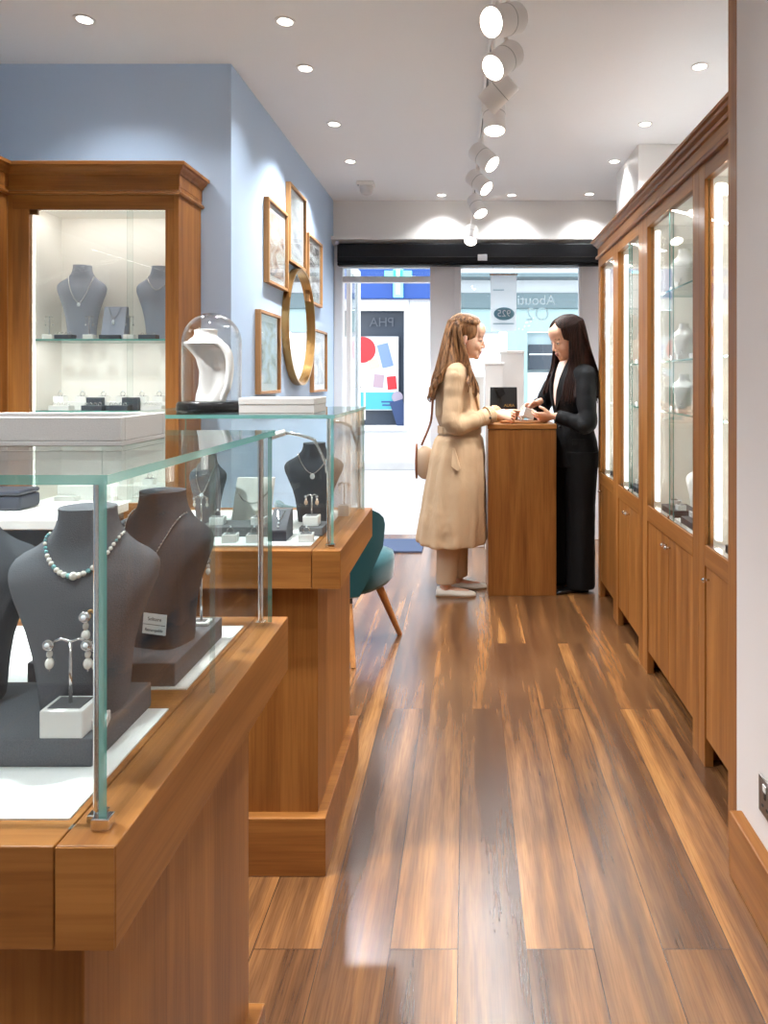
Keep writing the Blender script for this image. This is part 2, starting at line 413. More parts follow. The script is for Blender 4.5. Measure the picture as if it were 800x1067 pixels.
box(cx-.025, cx+.025, Y2-.21, Y2-.2, cz-.28, cz+.28).build('inner_bar', emit('cross core', (200, 250, 246), 1.2), cs)
po = thing('window_poster', 'poster of medicine packets in the pharmacy window', 'poster', (q(390), Y2+.16, zz(428)))
box(q(352), q(414), Y2+.16, Y2+.18, zz(428), zz(350)).build('sheet', plain('poster paper', (190, 196, 202), .5), po)
def disc(x, z, r, y, name, m, p, ry=None):
    MB().loft([[V((x+math.cos(2*PI*k/28)*r, yy, z+math.sin(2*PI*k/28)*(ry or r))) for k in range(28)] for yy in (y, y-.006)]).build(name, m, p)
red = plain('poster red', (176, 30, 40), .5)
disc(q(376), zz(364), .2, Y2+.16, 'red_disc', red, po)
def rot_rect(x, z, w, h, a, y, name, m):
    pts = [V((x+(i*w*math.cos(a)-j*h*math.sin(a))/2, y, z+(i*w*math.sin(a)+j*h*math.cos(a))/2)) for i, j in ((-1,-1),(1,-1),(1,1),(-1,1))]
    MB().prism(pts, (0, -.006, 0)).build(name, m, po)
rot_rect(q(400), zz(370), .17, .36, .25, Y2+.158, 'packet_picture', plain('poster pale blue', (100, 124, 176), .5))
rot_rect(q(388), zz(379), .16, .14, .3, Y2+.158, 'packet_picture', plain('poster cream', (190, 168, 148), .5))
rot_rect(q(393), zz(397), .15, .2, -.1, Y2+.158, 'packet_picture', plain('poster mauve', (150, 130, 142), .5))
rot_rect(q(407), zz(399), .14, .2, .1, Y2+.158, 'packet_picture', red)
rot_rect(q(378), zz(400), .1, .24, 0, Y2+.158, 'packet_picture', plain('poster white', (246, 246, 248), .5))
box(q(374), q(414), Y2+.15, Y2+.158, zz(427), zz(409)).build('turquoise_panel', plain('poster turquoise', (62, 152, 164), .5), po)
rot_rect(q(416), zz(432), .2, .42, .3, Y2+.13, 'navy_card', plain('poster navy', (36, 58, 100), .5))
disc(q(413), zz(414), .085, Y2+.14, 'face_disc', plain('poster lilac', (146, 138, 156), .5), po)
for a_, b_, z_ in ((396, 409, 419), (397, 407, 422.5)): box(q(a_), q(b_), Y2+.146, Y2+.15, zz(z_)-.012, zz(z_)+.012).build('printed_line', plain('poster ink', (40, 70, 130), .5), po)
s2 = thing('facade_building', 'pale shop with grey teal fascia seen through the right window', 'building', (2, Y2, -.04))
mb = box(q(455), 6.5, Y2, Y2+1.5, zz(306), 5.2).box(q(455), q(520), Y2, Y2+1.5, -.04, zz(345)).box(q(520), 6.5, Y2, Y2+1.5, -.04, zz(388)).box(q(576), 6.5, Y2, Y2+1.5, zz(388), zz(345))
mb.build('wall', shopW, s2)
box(q(455), 6.5, Y2-.1, Y2, zz(322), zz(306)).build('fascia', tealD, s2, bevel=.01)
box(q(455), 6.5, Y2-.05, Y2, zz(346), zz(322)).build('sign_board', tealS, s2)
box(q(528), q(549), Y2-.06, Y2, -.04, zz(346)).build('pilaster', tealS, s2)
box(q(455), 6.5, Y2-.35, Y2, zz(292), zz(288)).build('canopy', tealD, s2)
box(q(549), q(620), Y2+.1, Y2+.14, zz(388), zz(346)).build('shop_pane', plain('pale glazing', (176, 194, 200), .3), s2)
box(q(551), q(576), Y2-.02, Y2+.1, zz(385), zz(359)).build('dark_window', darkG, s2)
box(q(551), q(576), Y2-.03, Y2-.02, zz(370), zz(368.5)).build('window_bar', shopW, s2)
# vinyl lettering and banner in the window (seen from inside, so reversed)
vin = translucent('pale vinyl', (236, 242, 244))
o = text('Aboutiq', .115, MF((555-486)*5.73/720, YF+.025, 1.32-(313-395)*5.73/720), vin, 'window_lettering', mirror=True); tag(o, 'pale reversed lettering on the right shop window', 'lettering')
o = text('O2', .15, MF((560-486)*5.73/720, YF+.025, 1.32-(328-395)*5.73/720), translucent('faint vinyl', (226, 238, 240)), 'window_numerals', mirror=True); tag(o, 'faint reversed numerals lower on the window glass', 'lettering')
YB2 = 5.6; k2 = YB2/720
ba = thing('hanging_banner', 'white banner with blue oval 925 badge hanging inside window', 'banner', ((524-486)*k2, YB2, 1.32-(345-395)*k2))
x0, x1 = (511-486)*k2, (538-486)*k2; z0, z1 = 1.32-(345-395)*k2, 1.32-(286-395)*k2
pts = cr([(x0, YB2, z0), (x0, YB2+.006, (z0+z1)/2), (x0, YB2, z1)], 8)
MB().loft([[p, p+V((0, .004, 0)), p+V((x1-x0, .004, 0)), p+V((x1-x0, 0, 0))] for p in pts]).build('cloth', translucent('banner cloth', (242, 245, 247)), ba)
MB().cyl((x0-.01, YB2+.002, z1), (x1+.01, YB2+.002, z1), .008).build('rod', chrome, ba)
MB().cyl((x0+.02, YB2+.002, z1), (x0+.02, YB2+.002, 2.236), .0015).build('cord', chrome, ba); MB().cyl((x1-.02, YB2+.002, z1), (x1-.02, YB2+.002, 2.236), .0015).build('cord', chrome, ba)
disc((525-486)*k2, 1.32-(327-395)*k2, .083, YB2-.002, 'badge', translucent('badge blue', (128, 164, 176)), ba, .052)
text('925', .075, MF((525-486)*k2, YB2-.009, 1.32-(327-395)*k2), translucent('badge white', (246, 248, 250)), 'lettering', ba, mirror=True)
bpm = translucent('banner print', (176, 196, 204))
box(x0+.02, x1-.02, YB2-.003, YB2-.001, z0+.055, z0+.065).build('printed_line', bpm, ba); box(x0+.02, x1-.1, YB2-.003, YB2-.001, z1-.13, z1-.122).build('printed_line', bpm, ba)
# white window display plinths
for a, bb, yt, dep, lab in ((505, 524, 378, 5.42, 'lower white display plinth in the window behind the black bag'), (521, 545, 366, 5.575, 'taller white display plinth in the window behind the black bag'), (492, 504, 392, 5.5, 'narrow white display plinth beside the woman in the coat')):
    kk = dep/720; h = 1.32-(yt-395)*kk
    p = thing('display_plinth', lab, 'plinth', ((a+bb)/2*kk-486*kk, dep, 0), 'window display plinths')
    box((a-486)*kk, (bb-486)*kk, dep-.07, dep+.07, 0, h-.02).build('column', white, p, bevel=.003)
    box((a-486)*kk-.005, (bb-486)*kk+.005, dep-.075, dep+.075, h-.02, h).build('cap', white, p, bevel=.003)

# ------------------------------------------------------------------ ceiling lamps
def mk_down():
    r = thing('downlight', '', '')
    MB().lathe([(.030, 0), (.030, -.004), (.043, -.004), (.043, 0)], seg=28, cap=False).build('trim_ring', spotW, r, smooth='auto')
    MB().lathe([(.031, -.001), (.031, -.003)], seg=24).build('lens', lampE, r)
    return r
LAMPS = []
DL = [(88, 20, 'over the left display cabinet'), (297, 22, 'nearest of the row along the blue wall'), (318, 71, 'second nearest of the row along the blue wall'), (348, 129, 'third nearest of the row along the blue wall'), (365, 168, 'farthest of the row along the blue wall'),
      (460, 203, 'near the shopfront, left of the track'), (533, 203, 'near the shopfront, just right of the track'), (614, 202, 'near the shopfront, close to the white boxing'), (640, 168, 'beside the white ceiling boxing'), (672, 129, 'middle one above the right cabinets'), (729, 69, 'nearest one above the right cabinets')]
for x, y, w in DL:
    d = 1.46*720/(395-y); xx = (x-486)*d/720
    o = inst('down', mk_down, (xx, d, CEIL), 0, 'small round recessed ceiling spotlight ' + w, 'downlight', 'recessed ceiling spotlights')
    LAMPS.append(((xx, d, CEIL-.008), {88: 45, 297: 60, 318: 40, 348: 210, 365: 230, 640: 50, 672: 330, 729: 230}.get(x, 60), o))
for i, (xx, yy) in enumerate(((-.76, 1.7), (-1.7, 1.4), (.4, 1.0), (-.6, .2), (.4, -.6), (-1.7, -.3))):  # unseen spotlights added to brighten the near room and rear wall
    o = inst('down', mk_down, (xx, yy, CEIL), 0, 'added unseen ceiling spotlight behind or above the viewpoint', 'downlight', 'added unseen ceiling spotlights')
    LAMPS.append(((xx, yy, CEIL-.008), {(-1.7, 1.4): 800, (-1.7, -.3): 110, (.4, -.6): 70, (-.6, .2): 120, (.4, 1.0): 90}.get((xx, yy), 140), o))

for a_ in LAMPS: dlamp(*a_)
TX = lambda y: .125+(y-2.1)*(.06-.125)/3.4
tr = thing('light_track', 'white ceiling track running toward the shopfront', 'track', (.09, 3.8, CEIL))
a, b2 = V((TX(1.95), 1.95, 0)), V((TX(5.48), 5.48, 0))
MB().prism([(a.x-.017, a.y, CEIL-.03), (a.x+.017, a.y, CEIL-.03), (a.x+.017, a.y, CEIL), (a.x-.017, a.y, CEIL)], b2-a).build('rail', spotW, tr, bevel=.002)
MB().prism([(a.x-.006, a.y+.01, CEIL-.0305), (a.x+.006, a.y+.01, CEIL-.0305), (a.x+.006, a.y+.01, CEIL-.029), (a.x-.006, a.y+.01, CEIL-.029)], (b2-a)*.99).build('slot', plain('track slot', (90, 88, 86), .6), tr)
HEADS = [(525, 21, (-.62, -.62, -.42), 'nearest'), (524, 63, (-.55, -.5, -.62), 'second nearest'), (519, 97, (-.7, .3, -.6), 'third nearest'), (515, 122, (.0, -.2, -1), 'fourth nearest'),
         (504, 164, (.62, -.35, -.65), 'fourth farthest'), (499, 190, (.62, -.35, -.65), 'third farthest'), (497, 215, (.35, -.4, -.85), 'second farthest'), (491, 245, (-.1, -.55, -.8), 'farthest')]
for x, y, dv, w in HEADS:
    d = 1.18*720/(395-y); d = min(d, 5.35); c = px(x, y, d); dv = V(dv).normalized()
    t = thing('track_spotlight', 'white cylindrical spotlight on the ceiling track, ' + w + ' of the eight', 'spotlight', (c.x, c.y, CEIL-.03), 'track spotlights')
    top = V((TX(c.y), c.y, CEIL-.03))
    box(top.x-.016, top.x+.016, c.y-.05, c.y+.05, CEIL-.055, CEIL-.03).build('adapter', spotW, t, bevel=.003)
    side = dv.cross(V((0, 0, 1))).normalized()
    pv = c - dv*.02
    MB().tube(cr([(top.x, c.y, CEIL-.05), (top.x, c.y, CEIL-.11), pv+V((0, 0, .075)), pv+V((0, 0, .03))], 5), .008).build('stem', spotW, t, smooth=True)
    up = dv
    u = side; w2 = dv.cross(u)
    def ring(k, r): return [c + dv*k + (u*math.cos(2*PI*i/28)+w2*math.sin(2*PI*i/28))*r for i in range(28)]
    MB().loft([ring(-.075, .03), ring(-.072, .046), ring(-.065, .05), ring(.07, .05), ring(.07, .045), ring(.062, .044)]).build('lamp_body', spotW, t, smooth='auto')
    MB().loft([ring(-.012, .0505), ring(-.009, .0505)]).build('seam_ring', plain('seam grey', (170, 168, 165), .5), t)
    MB().loft([ring(.063, .0435), ring(.066, .042)]).build('lens', lampE, t)
    spot(c+dv*.08, dv*.6+V((0, 0, -.5)), 16 if dv.x < -.3 else 72, 95, 1, .045, parent=t)
c = px(381, 190, 5.13)
sd = thing('ceiling_sensor', 'small white sensor box on the ceiling near the shopfront', 'sensor', (c.x, c.y, CEIL))
box(c.x-.065, c.x+.065, c.y-.05, c.y+.05, CEIL-.03, CEIL).build('base_plate', spotW, sd, bevel=.006)
MB().lathe([(.05, CEIL-.03), (.05, CEIL-.06), (.04, CEIL-.085), (.015, CEIL-.095)], (c.x+.005, c.y, 0), 24).build('dome_lens', plain('frosted sensor', (214, 212, 210), .3), sd, smooth='auto')
MB().sph((c.x-.05, c.y-.04, CEIL-.03), .006).build('indicator', plain('sensor grey', (120, 120, 122), .4), sd)

# ------------------------------------------------------------------ wall frames and mirror
def wallY(p): return 1.09*720/(486-p)
def art(name, cols, seed):
    m, nt, p, out = newmat(name); N = nt.nodes.new; L = nt.links.new
    tc = N('ShaderNodeTexCoord'); mp = N('ShaderNodeMapping'); mp.inputs['Location'].default_value = (seed, seed*2.3, seed*.7); mp.inputs['Scale'].default_value = (5, 5, 9)
    n = N('ShaderNodeTexNoise'); n.inputs['Scale'].default_value = 1; n.inputs['Detail'].default_value = 6; n.inputs['Distortion'].default_value = 1.2
    r = N('ShaderNodeValToRGB'); e = r.color_ramp.elements
    e[0].position = .3; e[0].color = s2l(cols[0]); e[1].position = .7; e[1].color = s2l(cols[-1])
    for i, cc in enumerate(cols[1:-1]): k = e.new(.3+.4*(i+1)/(len(cols)-1)); k.color = s2l(cc)
    L(tc.outputs['Object'], mp.inputs['Vector']); L(mp.outputs[0], n.inputs['Vector']); L(n.outputs['Fac'], r.inputs['Fac']); L(r.outputs['Color'], p.inputs['Base Color'])
    p.inputs['Roughness'].default_value = .5; return m
frames = [(274.6, 297, 204.6, 294, 'upper left framed picture of a warm dusky scene on blue wall', [(70, 72, 92), (196, 160, 140), (226, 214, 206), (232, 232, 234)]),
          (297.5, 316, 189, 272, 'topmost wood framed picture on the blue wall, pale misty scene', [(150, 154, 162), (190, 190, 194), (214, 214, 218), (230, 228, 226)]),
          (317.5, 333, 242, 314, 'framed picture right of the mirror top, dark shape on white mount', [(50, 52, 62), (150, 140, 138), (220, 220, 224), (236, 236, 238)]),
          (265.5, 289, 322, 411, 'lower left framed picture hung left of the round mirror', [(110, 112, 100), (176, 172, 160), (190, 200, 214), (226, 226, 228)]),
          (322.5, 338, 342, 409, 'lowest right framed picture below and right of the mirror', [(90, 98, 116), (150, 150, 154), (206, 210, 218), (232, 232, 234)])]
for i, (p0, p1, yt, yb, lab, cols) in enumerate(frames):
    ya, yb_ = wallY(p0), wallY(p1)-.03; zt = 1.32+(395-yt)*ya/720; zb = 1.32+(395-yb)*ya/720
    f = thing('picture_frame', lab, 'picture', (XL, (ya+yb_)/2, zb), 'pictures around the mirror')
    X0, X1 = XL, XL+.03; w = .016
    box(X0, X1, ya, yb_, zt-w, zt).box(X0, X1, ya, yb_, zb, zb+w).box(X0, X1, ya, ya+w, zb+w, zt-w).box(X0, X1, yb_-w, yb_, zb+w, zt-w).build('frame', frameM, f, bevel=.0015)
    box(X0, X0+.012, ya+w, yb_-w, zb+w, zt-w).build('mount', plain('mount card', (228, 228, 230), .7), f)
    m = .055
    box(X0+.012, X0+.014, ya+m, yb_-m, zb+m, zt-m).build('print', art('print %d' % i, cols, i*3.7+1), f)
    pane(X0+.018, X0+.02, ya+w, yb_-w, zb+w, zt-w, 'glazing', f)
ya, yb_ = wallY(293), wallY(323)-.03; yc = (ya+yb_)/2; ry = (yb_-ya)/2; zc = 1.32+(395-341)*yc/720; rz = 60.5*yc/720
mr = thing('wall_mirror', 'round brass framed mirror hanging among the pictures', 'mirror', (XL, yc, zc-rz))
def ell(x, k): return [V((x, yc+math.cos(2*PI*i/64)*(ry+k), zc+math.sin(2*PI*i/64)*(rz+k))) for i in range(64)]
MB().loft([ell(XL, -.001), ell(XL+.045, 0), ell(XL+.045, -.012), ell(XL+.014, -.012)], cap=False).build('frame', brass, mr, smooth='auto')
MB().loft([ell(XL, -.011), ell(XL+.015, -.011)]).build('mirror_glass', mirrorM, mr)

# ------------------------------------------------------------------ display bust generator
def ring_pts(cx, cy, z, a, b, n=40, ex=2.4, front=1.0):
    out = []
    for i in range(n):
        t = 2*PI*i/n; c, s = math.cos(t), math.sin(t)
        x = a*math.copysign(abs(c)**(2/ex), c); y = b*math.copysign(abs(s)**(2/ex), s)
        out.append(V((cx+x, cy+y*(front if s < 0 else 1), z)))
    return out
BP = [(0, .53, .2, 0), (.04, .54, .205, 0), (.2, .585, .21, -.012), (.3, .625, .22, -.018), (.417, .71, .225, -.02), (.55, .86, .22, -.02), (.64, .97, .205, -.012), (.69, 1.0, .195, -.004), (.725, .985, .18, .006), (.755, .93, .17, .015), (.78, .83, .165, .02), (.805, .69, .16, .025), (.84, .555, .16, .03), (.88, .46, .165, .03), (.93, .395, .17, .03), (.97, .375, .17, .03), (.985, .385, .172, .03), (1.0, .38, .17, .03)]
def bsurf(h, w, z):   # interpolated section at height fraction
    for p, q_ in zip(BP, BP[1:]):
        if p[0] <= z <= q_[0]:
            t = (z-p[0])/(q_[0]-p[0]); return [p[i]+(q_[i]-p[i])*t for i in range(4)]
    return BP[-1]
def bust(mat, h, w, name='necklace_bust'):
    mb = MB(); rings = []
    N = 36
    for i in range(N+1):
        z = i/N; f, a, b, o = bsurf(h, w, z)
        ex = 2.2+1.2*(1-min(1, max(0, (z-.6)/.2)))
        rings.append(ring_pts(0, o*w, z*h, a*w/2, b*w, 48, ex))
    mb.loft(rings)
    return mb.build(name, mat, None, smooth='auto')
def neck_path(h, w, zs, drop, n=48, out=1.03, pw=1.6):
    """Necklace line on the bust front, from the neck sides down to the chest."""
    pts = []; xs = bsurf(h, w, zs)[1]*w/2
    for i in range(n+1):
        t = math.sin((-1+2*i/n)*PI/2)
        z = zs-drop*(1-abs(t)**pw)
        f, a, b, o = bsurf(h, w, z)
        ex = 2.2+1.2*(1-min(1, max(0, (z-.6)/.2)))
        x = xs*t*(1+.12*(1-t*t)); u_ = min(1, abs(x)/(a*w/2))
        pts.append(V((x*out, o*w-(b*w)*out*(1-u_**ex)**(1/ex)-.0022, z*h+.001)))
    return pts
def resamp(pts, step):
    out = [pts[0]]; acc = 0
    for a, b in zip(pts, pts[1:]):
        l = (b-a).length; pos = 0
        while acc + (l-pos) >= step:
            pos += step-acc; out.append(a.lerp(b, pos/l)); acc = 0
        acc += l-pos
    return out
def place(o, loc, rz): o.location = loc; o.rotation_euler = (0, 0, rz)
def chain_necklace(h, w, zs, drop, r=.0012, bead=.0022, step=.006, m=None):
    pts = neck_path(h, w, zs, drop)
    mb = MB().tube(pts, r, 5)
    for p in resamp(pts, step): mb.sph(p, bead, 6, 4)
    return mb.build('necklace', m or silver, None, smooth=True), pts

# ------------------------------------------------------------------ counters
def counter(name, label, x0, xr, y0, y1, zt, rail, base, plinth, zg, pane_x, seam=None, liners=()):
    t = thing(name, label, 'display counter', ((x0+xr)/2, (y0+y1)/2, 0))
    box(x0, base[0], base[1], base[2], 0, zt-.1).build('body', oakZ, t, bevel=.002)
    box(x0, plinth[0], plinth[1], plinth[2], 0, .155).build('plinth', oakX, t, bevel=.003)
    box(x0, xr-rail-.0015, y0, y1, zt-.1, zt).build('worktop', oakX, t, bevel=.0015)
    box(xr-rail, xr, y0+.0005, y1, zt-.1, zt).build('edge_rail', oakY, t, bevel=.0015)
    box(xr-rail+.0008, xr-.0008, y0-.001, y0+.0004, zt-.0992, zt-.0008).build('end_cap', oakX, t)
    for (a, b_, c_, d_) in liners: box(a, b_, c_, d_, zt-.001, zt+.002).build('liner', liner, t)
    g = .008; gy0, gy1 = y0+.026, y1-.03
    ys = [gy0] + ([seam] if seam else []) + [gy1]
    for a, b_ in zip(ys, ys[1:]): pane(pane_x-g, pane_x, a+.0008, b_-.0008, zt, zg-.010, 'side_pane', t, None, ('-z', '+z') + (('-y',) if a != gy0 else ()) + (('+y',) if b_ != gy1 else ()))
    pane(x0+.03, pane_x-g-.001, gy0, gy0+g, zt, zg-.010, 'front_pane', t, None, ('-z', '+z', '+x'))
    pane(x0+.03, pane_x-g-.001, gy1-g, gy1, zt, zg-.010, 'back_pane', t, None, ('-z', '+z', '+x'))
    pane(x0+.03, pane_x+.004, gy0-.006, gy1+.006, zg-.010, zg, 'glass_top', t, glassTop)
    for yy in (gy0+.016, gy1-.016):
        p = MB().cyl((pane_x-.0165, yy, zt), (pane_x-.0165, yy, zg-.010), .0050, seg=14).build('corner_post', chrome, t, smooth='auto')
        box(pane_x-.0245, pane_x-.0085, yy-.008, yy+.008, zt, zt+.008).build('post_foot', chrome, p, bevel=.001)
    box(pane_x-.014, pane_x+.004, gy0-.004, gy0+.010, zt, zt+.012).build('corner_clamp', chrome, t, bevel=.001)
    return t
c1 = counter('display_counter', 'large oak display counter with glass case in the left foreground', -1.45, -.338, .665, 1.31, .87, .058, (-.40, .722, 1.27), (-.376, .70, 1.292), 1.225, -.360, .99,
             [(-1.3, -.405, .705, .94), (-1.3, -.405, 1.0, 1.255)])
c2 = counter('display_counter', 'oak display counter with glass case carrying the glass dome', -1.00, -.330, 1.81, 2.42, .87, .075, (-.40, 1.86, 2.37), (-.374, 1.832, 2.395), 1.225, -.353, None,
             [(-.95, -.42, 1.86, 2.36)])
# low dark unit with marbled top behind the near counter
mu = thing('low_cabinet', 'dark low cabinet with white marbled top left of the second counter', 'cabinet', (-1.5, 1.98, 0))
box(-1.93, -1.05, 1.86, 2.12, 0, .915).build('body', blackM, mu, bevel=.003)
box(-1.94, -1.04, 1.85, 2.13, .915, .943).build('marble_top', marble, mu, bevel=.003)
box(-1.91, -1.07, 1.855, 1.86, .85, .855).build('groove', plain('groove', (60, 60, 64), .5), mu)
jc = thing('jewellery_case', 'navy rounded jewellery case on the marbled cabinet top', 'case', (-1.33, 2.02, .943))
box(-1.42, -1.275, 1.97, 2.07, .943, .985).build('case_body', navy, jc, bevel=.008)
box(-1.42, -1.275, 1.97, 2.07, .986, 1.0).build('case_lid', navy, jc, bevel=.007)
box(-1.36, -1.335, 1.966, 1.972, .975, .995).build('clasp', silver, jc, bevel=.001)

# grey blocks and busts in the near counter
ZL = .872
def block(label, x0, x1, y0, y1, z0, z1, m, name='display_block', cat='display block', group=None, bev=.002):
    o = box(x0, x1, y0, y1, z0, z1).build(name, m, None, origin=((x0+x1)/2, (y0+y1)/2, z0), bevel=bev)
    return tag(o, label, cat, group)
block('grey suede display block under the bust with the pearl necklace', -.66, -.432, .797, .948, ZL, .905, greyS, group='grey display blocks')
block('grey suede display block under the bust with the price card', -.64, -.424, 1.006, 1.2, ZL, .907, greyS, group='grey display blocks')
b1 = bust(greyS, .252, .178); place(b1, (-.484, .880, .905), .1); tag(b1, 'grey suede necklace bust wearing the pearl and turquoise necklace', 'jewellery bust', 'necklace busts')
pts = neck_path(.252, .178, .865, .175, out=1.03, pw=2)
mb = MB(); mb2 = MB(); mb3 = MB()
rs = resamp(pts, .0058); n = len(rs)
for i, p in enumerate(rs):
    t = abs(i-n/2)/(n/2); r = .0019+.0021*(1-t)
    if i == n//2: mb.sph(p, .0052, 12, 8)
    elif i % 4 == 2 or (t > .55 and i < n/2 and i % 2): mb2.sph(p, r*.85, 10, 7)
    else: mb.sph(p, r, 10, 7)
nk = thing('necklace', 'pearl and turquoise bead necklace on the near grey bust', 'necklace', b1.location)
mb.build('pearls', pearl, nk, smooth=True, local=True); mb2.build('turquoise_beads', turq, nk, smooth=True, local=True)
MB().tube(pts, .0009, 5).build('thread', silver, nk, local=True); nk.rotation_euler = b1.rotation_euler
b2_ = bust(greyD, .236, .185); place(b2_, (-.485, 1.095, .907), -.30); tag(b2_, 'charcoal suede necklace bust with white price card', 'jewellery bust', 'necklace busts')
o, pts = chain_necklace(.236, .185, .86, .40, .0008, .0019, .0052); place(o, b2_.location, -.30); tag(o, 'fine silver chain necklace on the charcoal bust with card', 'necklace')
b3 = bust(greyD, .25, .2); place(b3, (-.655, .885, .905), .3); tag(b3, 'dark grey bust cut off by the left picture edge', 'jewellery bust', 'necklace busts')
# price card leaning on the charcoal bust
pc = thing('price_card', 'white printed price card on the charcoal bust chest', 'price card', (-.470, 1.040, .936)); pc.rotation_euler = (-.10, 0, -.30)
c_ = V((-.0, 0, 0))
box(-.021, .021, -.0012, 0, 0, .03).build('card', plain('card paper', (222, 220, 216), .6), pc, local=True)
ink = plain('print ink', (70, 70, 72), .6)
for t_, sz, z in (('Solitaire', .0075, .022), ('Remarquable', .0062, .006)):
    o = text(t_, sz, Matrix.Translation((0, -.0014, z)) @ Matrix.Rotation(PI/2, 4, 'X'), ink, 'lettering', None, .0002); o.parent = pc
box(-.02, .02, -.0016, -.0012, .0135, .0143).build('printed_line', ink, pc, local=True)
# earring stand factory: white block, pole, crossbar
def mk_tstand(h, wbar, bs=.05, bh=.03, metal=silver):
    r = thing('earring_stand', '', '')
    box(-bs/2, bs/2, -bs*.4, bs*.4, 0, bh).build('base_block', whiteG, r, bevel=.0015)
    box(-bs/2+.006, bs/2-.006, -bs*.4+.006, bs*.4-.006, bh-.0005, bh+.0008).build('inlay', greyT, r)
    MB().cyl((0, 0, bh), (0, 0, h), .0021, seg=10).build('pole', metal, r, smooth=True)
    MB().tube(cr([(-wbar/2, 0, h-.002), (-wbar/4, 0, h+.003), (0, 0, h), (wbar/4, 0, h+.003), (wbar/2, 0, h-.002)], 5), .0019).build('crossbar', metal, r, smooth=True)
    return r
def mk_ear(stones=(.0055, .0042, .006), top=.0062, mats=(silver, pearl, pearl)):
    r = thing('earring', '', '')
    mb = MB().sph((0, 0, 0), top, 12, 8); mb.torus((0, -.003, 0), top*.9, .0014, 16, 6, Matrix.Rotation(PI/2, 3, 'X')); mb.build('stud', silver, r, smooth=True)
    MB().sph((0, -top*.75, 0), top*.55, 10, 7).build('gem', gem, r, smooth=True)
    z = -top-stones[0]
    MB().cyl((0, 0, 0), (0, 0, z-.02), .0008, seg=6).build('hook', silver, r)
    for s_, m_ in zip(stones[1:], mats[1:]):
        MB().sph((0, 0, z), (s_*.85, s_*.85, s_*1.15), 12, 8).build('drop', m_, r, smooth=True); z -= s_*2.6
    return r
e1 = (-.468, .817, .905)
def stand(key, loc, h, w, label, ears, bs=.05, bh=.03, group='earring stands', elabels=None, escale=1, rz=0, ek='ear', emk=mk_ear):
    inst(key, lambda: mk_tstand(h, w, bs, bh), loc, rz, label, 'earring stand', group)
    for i, el in enumerate(elabels or []):
        sx = (-1 if i == 0 else 1)*w/2
        inst(ek, emk, (loc[0]+sx*math.cos(rz), loc[1]+sx*math.sin(rz)-.004, loc[2]+h-.002), rz, el, 'earring', 'drop earrings', escale)
stand('ts1', e1, .075+.03, .045, 'white block earring stand in front of the pearl necklace bust', 1, .05, .032, elabels=['pearl drop earring left on the nearest stand', 'pearl drop earring right on the nearest stand'])
# tall single-earring stand on the same block (behind the corner post)
e2 = (-.445, .828, .905)
inst('ts2', lambda: mk_tstand(.135, .02, .03, .012, brass), e2, .3, 'tall brass earring stand behind the near glass corner', 'earring stand', 'earring stands')
inst('ear', mk_ear, (e2[0]-.009, e2[1]-.004, e2[2]+.132), 0, 'silver drop earring on the tall brass stand', 'earring', 'drop earrings')
inst('ear', mk_ear, (e2[0]+.006, e2[1]-.010, e2[2]+.10), 0, 'lower drop earring on the tall brass stand', 'earring', 'drop earrings')
def mk_ringbox():
    r = thing('ring_box', '', '')
    box(-.02, .02, -.018, .018, 0, .014).build('box_shell', whiteG, r, bevel=.001)
    box(-.017, .017, -.015, .015, .0135, .0148).build('velvet_pad', greyD, r)
    return r
inst('rb', mk_ringbox, (-.49, .972, ZL), 0, 'small white open ring box between the two grey blocks', 'ring box')
e3 = (-.447, 1.165, .907)
inst('ts3', lambda: mk_tstand(.11, .028, .03, .006), e3, 0, 'slender earring stand beside the charcoal bust', 'earring stand', 'earring stands')
for i, w in ((-1, 'left'), (1, 'right')): inst('ear', mk_ear, (e3[0]+i*.013, e3[1]-.004, e3[2]+.108), 0, 'crystal drop earring on the %s of the slender stand' % w, 'earring', 'drop earrings', .8)
# white tray on the glass lid
ty = thing('display_tray', 'pale grey rectangular tray on top of the near glass case', 'tray', (-.66, 1.05, 1.225))
mb = box(-.90, -.488, .978, 1.12, 1.225, 1.232).box(-.90, -.488, .978, .988, 1.232, 1.266).box(-.90, -.488, 1.11, 1.12, 1.232, 1.266).box(-.90, -.89, .988, 1.11, 1.232, 1.266).box(-.498, -.488, .988, 1.11, 1.232, 1.266)
mb.build('tray_body', boxM, ty, bevel=.0012)
box(-.889, -.499, .989, 1.109, 1.231, 1.236).build('lining', greyT, ty)

# dome and silver box on the second counter
dc = V((-.744, 2.02, 1.225))
dm = thing('glass_dome', 'glass bell dome on black base atop the second counter', 'glass dome', dc)
MB().lathe([(.095, 0), (.097, .004), (.097, .022), (.092, .03)], dc, 48).build('base', blackM, dm, smooth='auto')
prof = [(.083, .03), (.083, .2)] + [(.083*math.cos(a*PI/2/10), .2+.088*math.sin(a*PI/2/10)) for a in range(1, 10)] + [(.004, .288)]
prof_in = [(r-.003 if r > .01 else .001, z-(.003 if z > .2 else 0)) for r, z in reversed(prof)]
MB().lathe(prof+prof_in, dc, 48, cap=False).build('bell', domeG, dm, smooth=True)
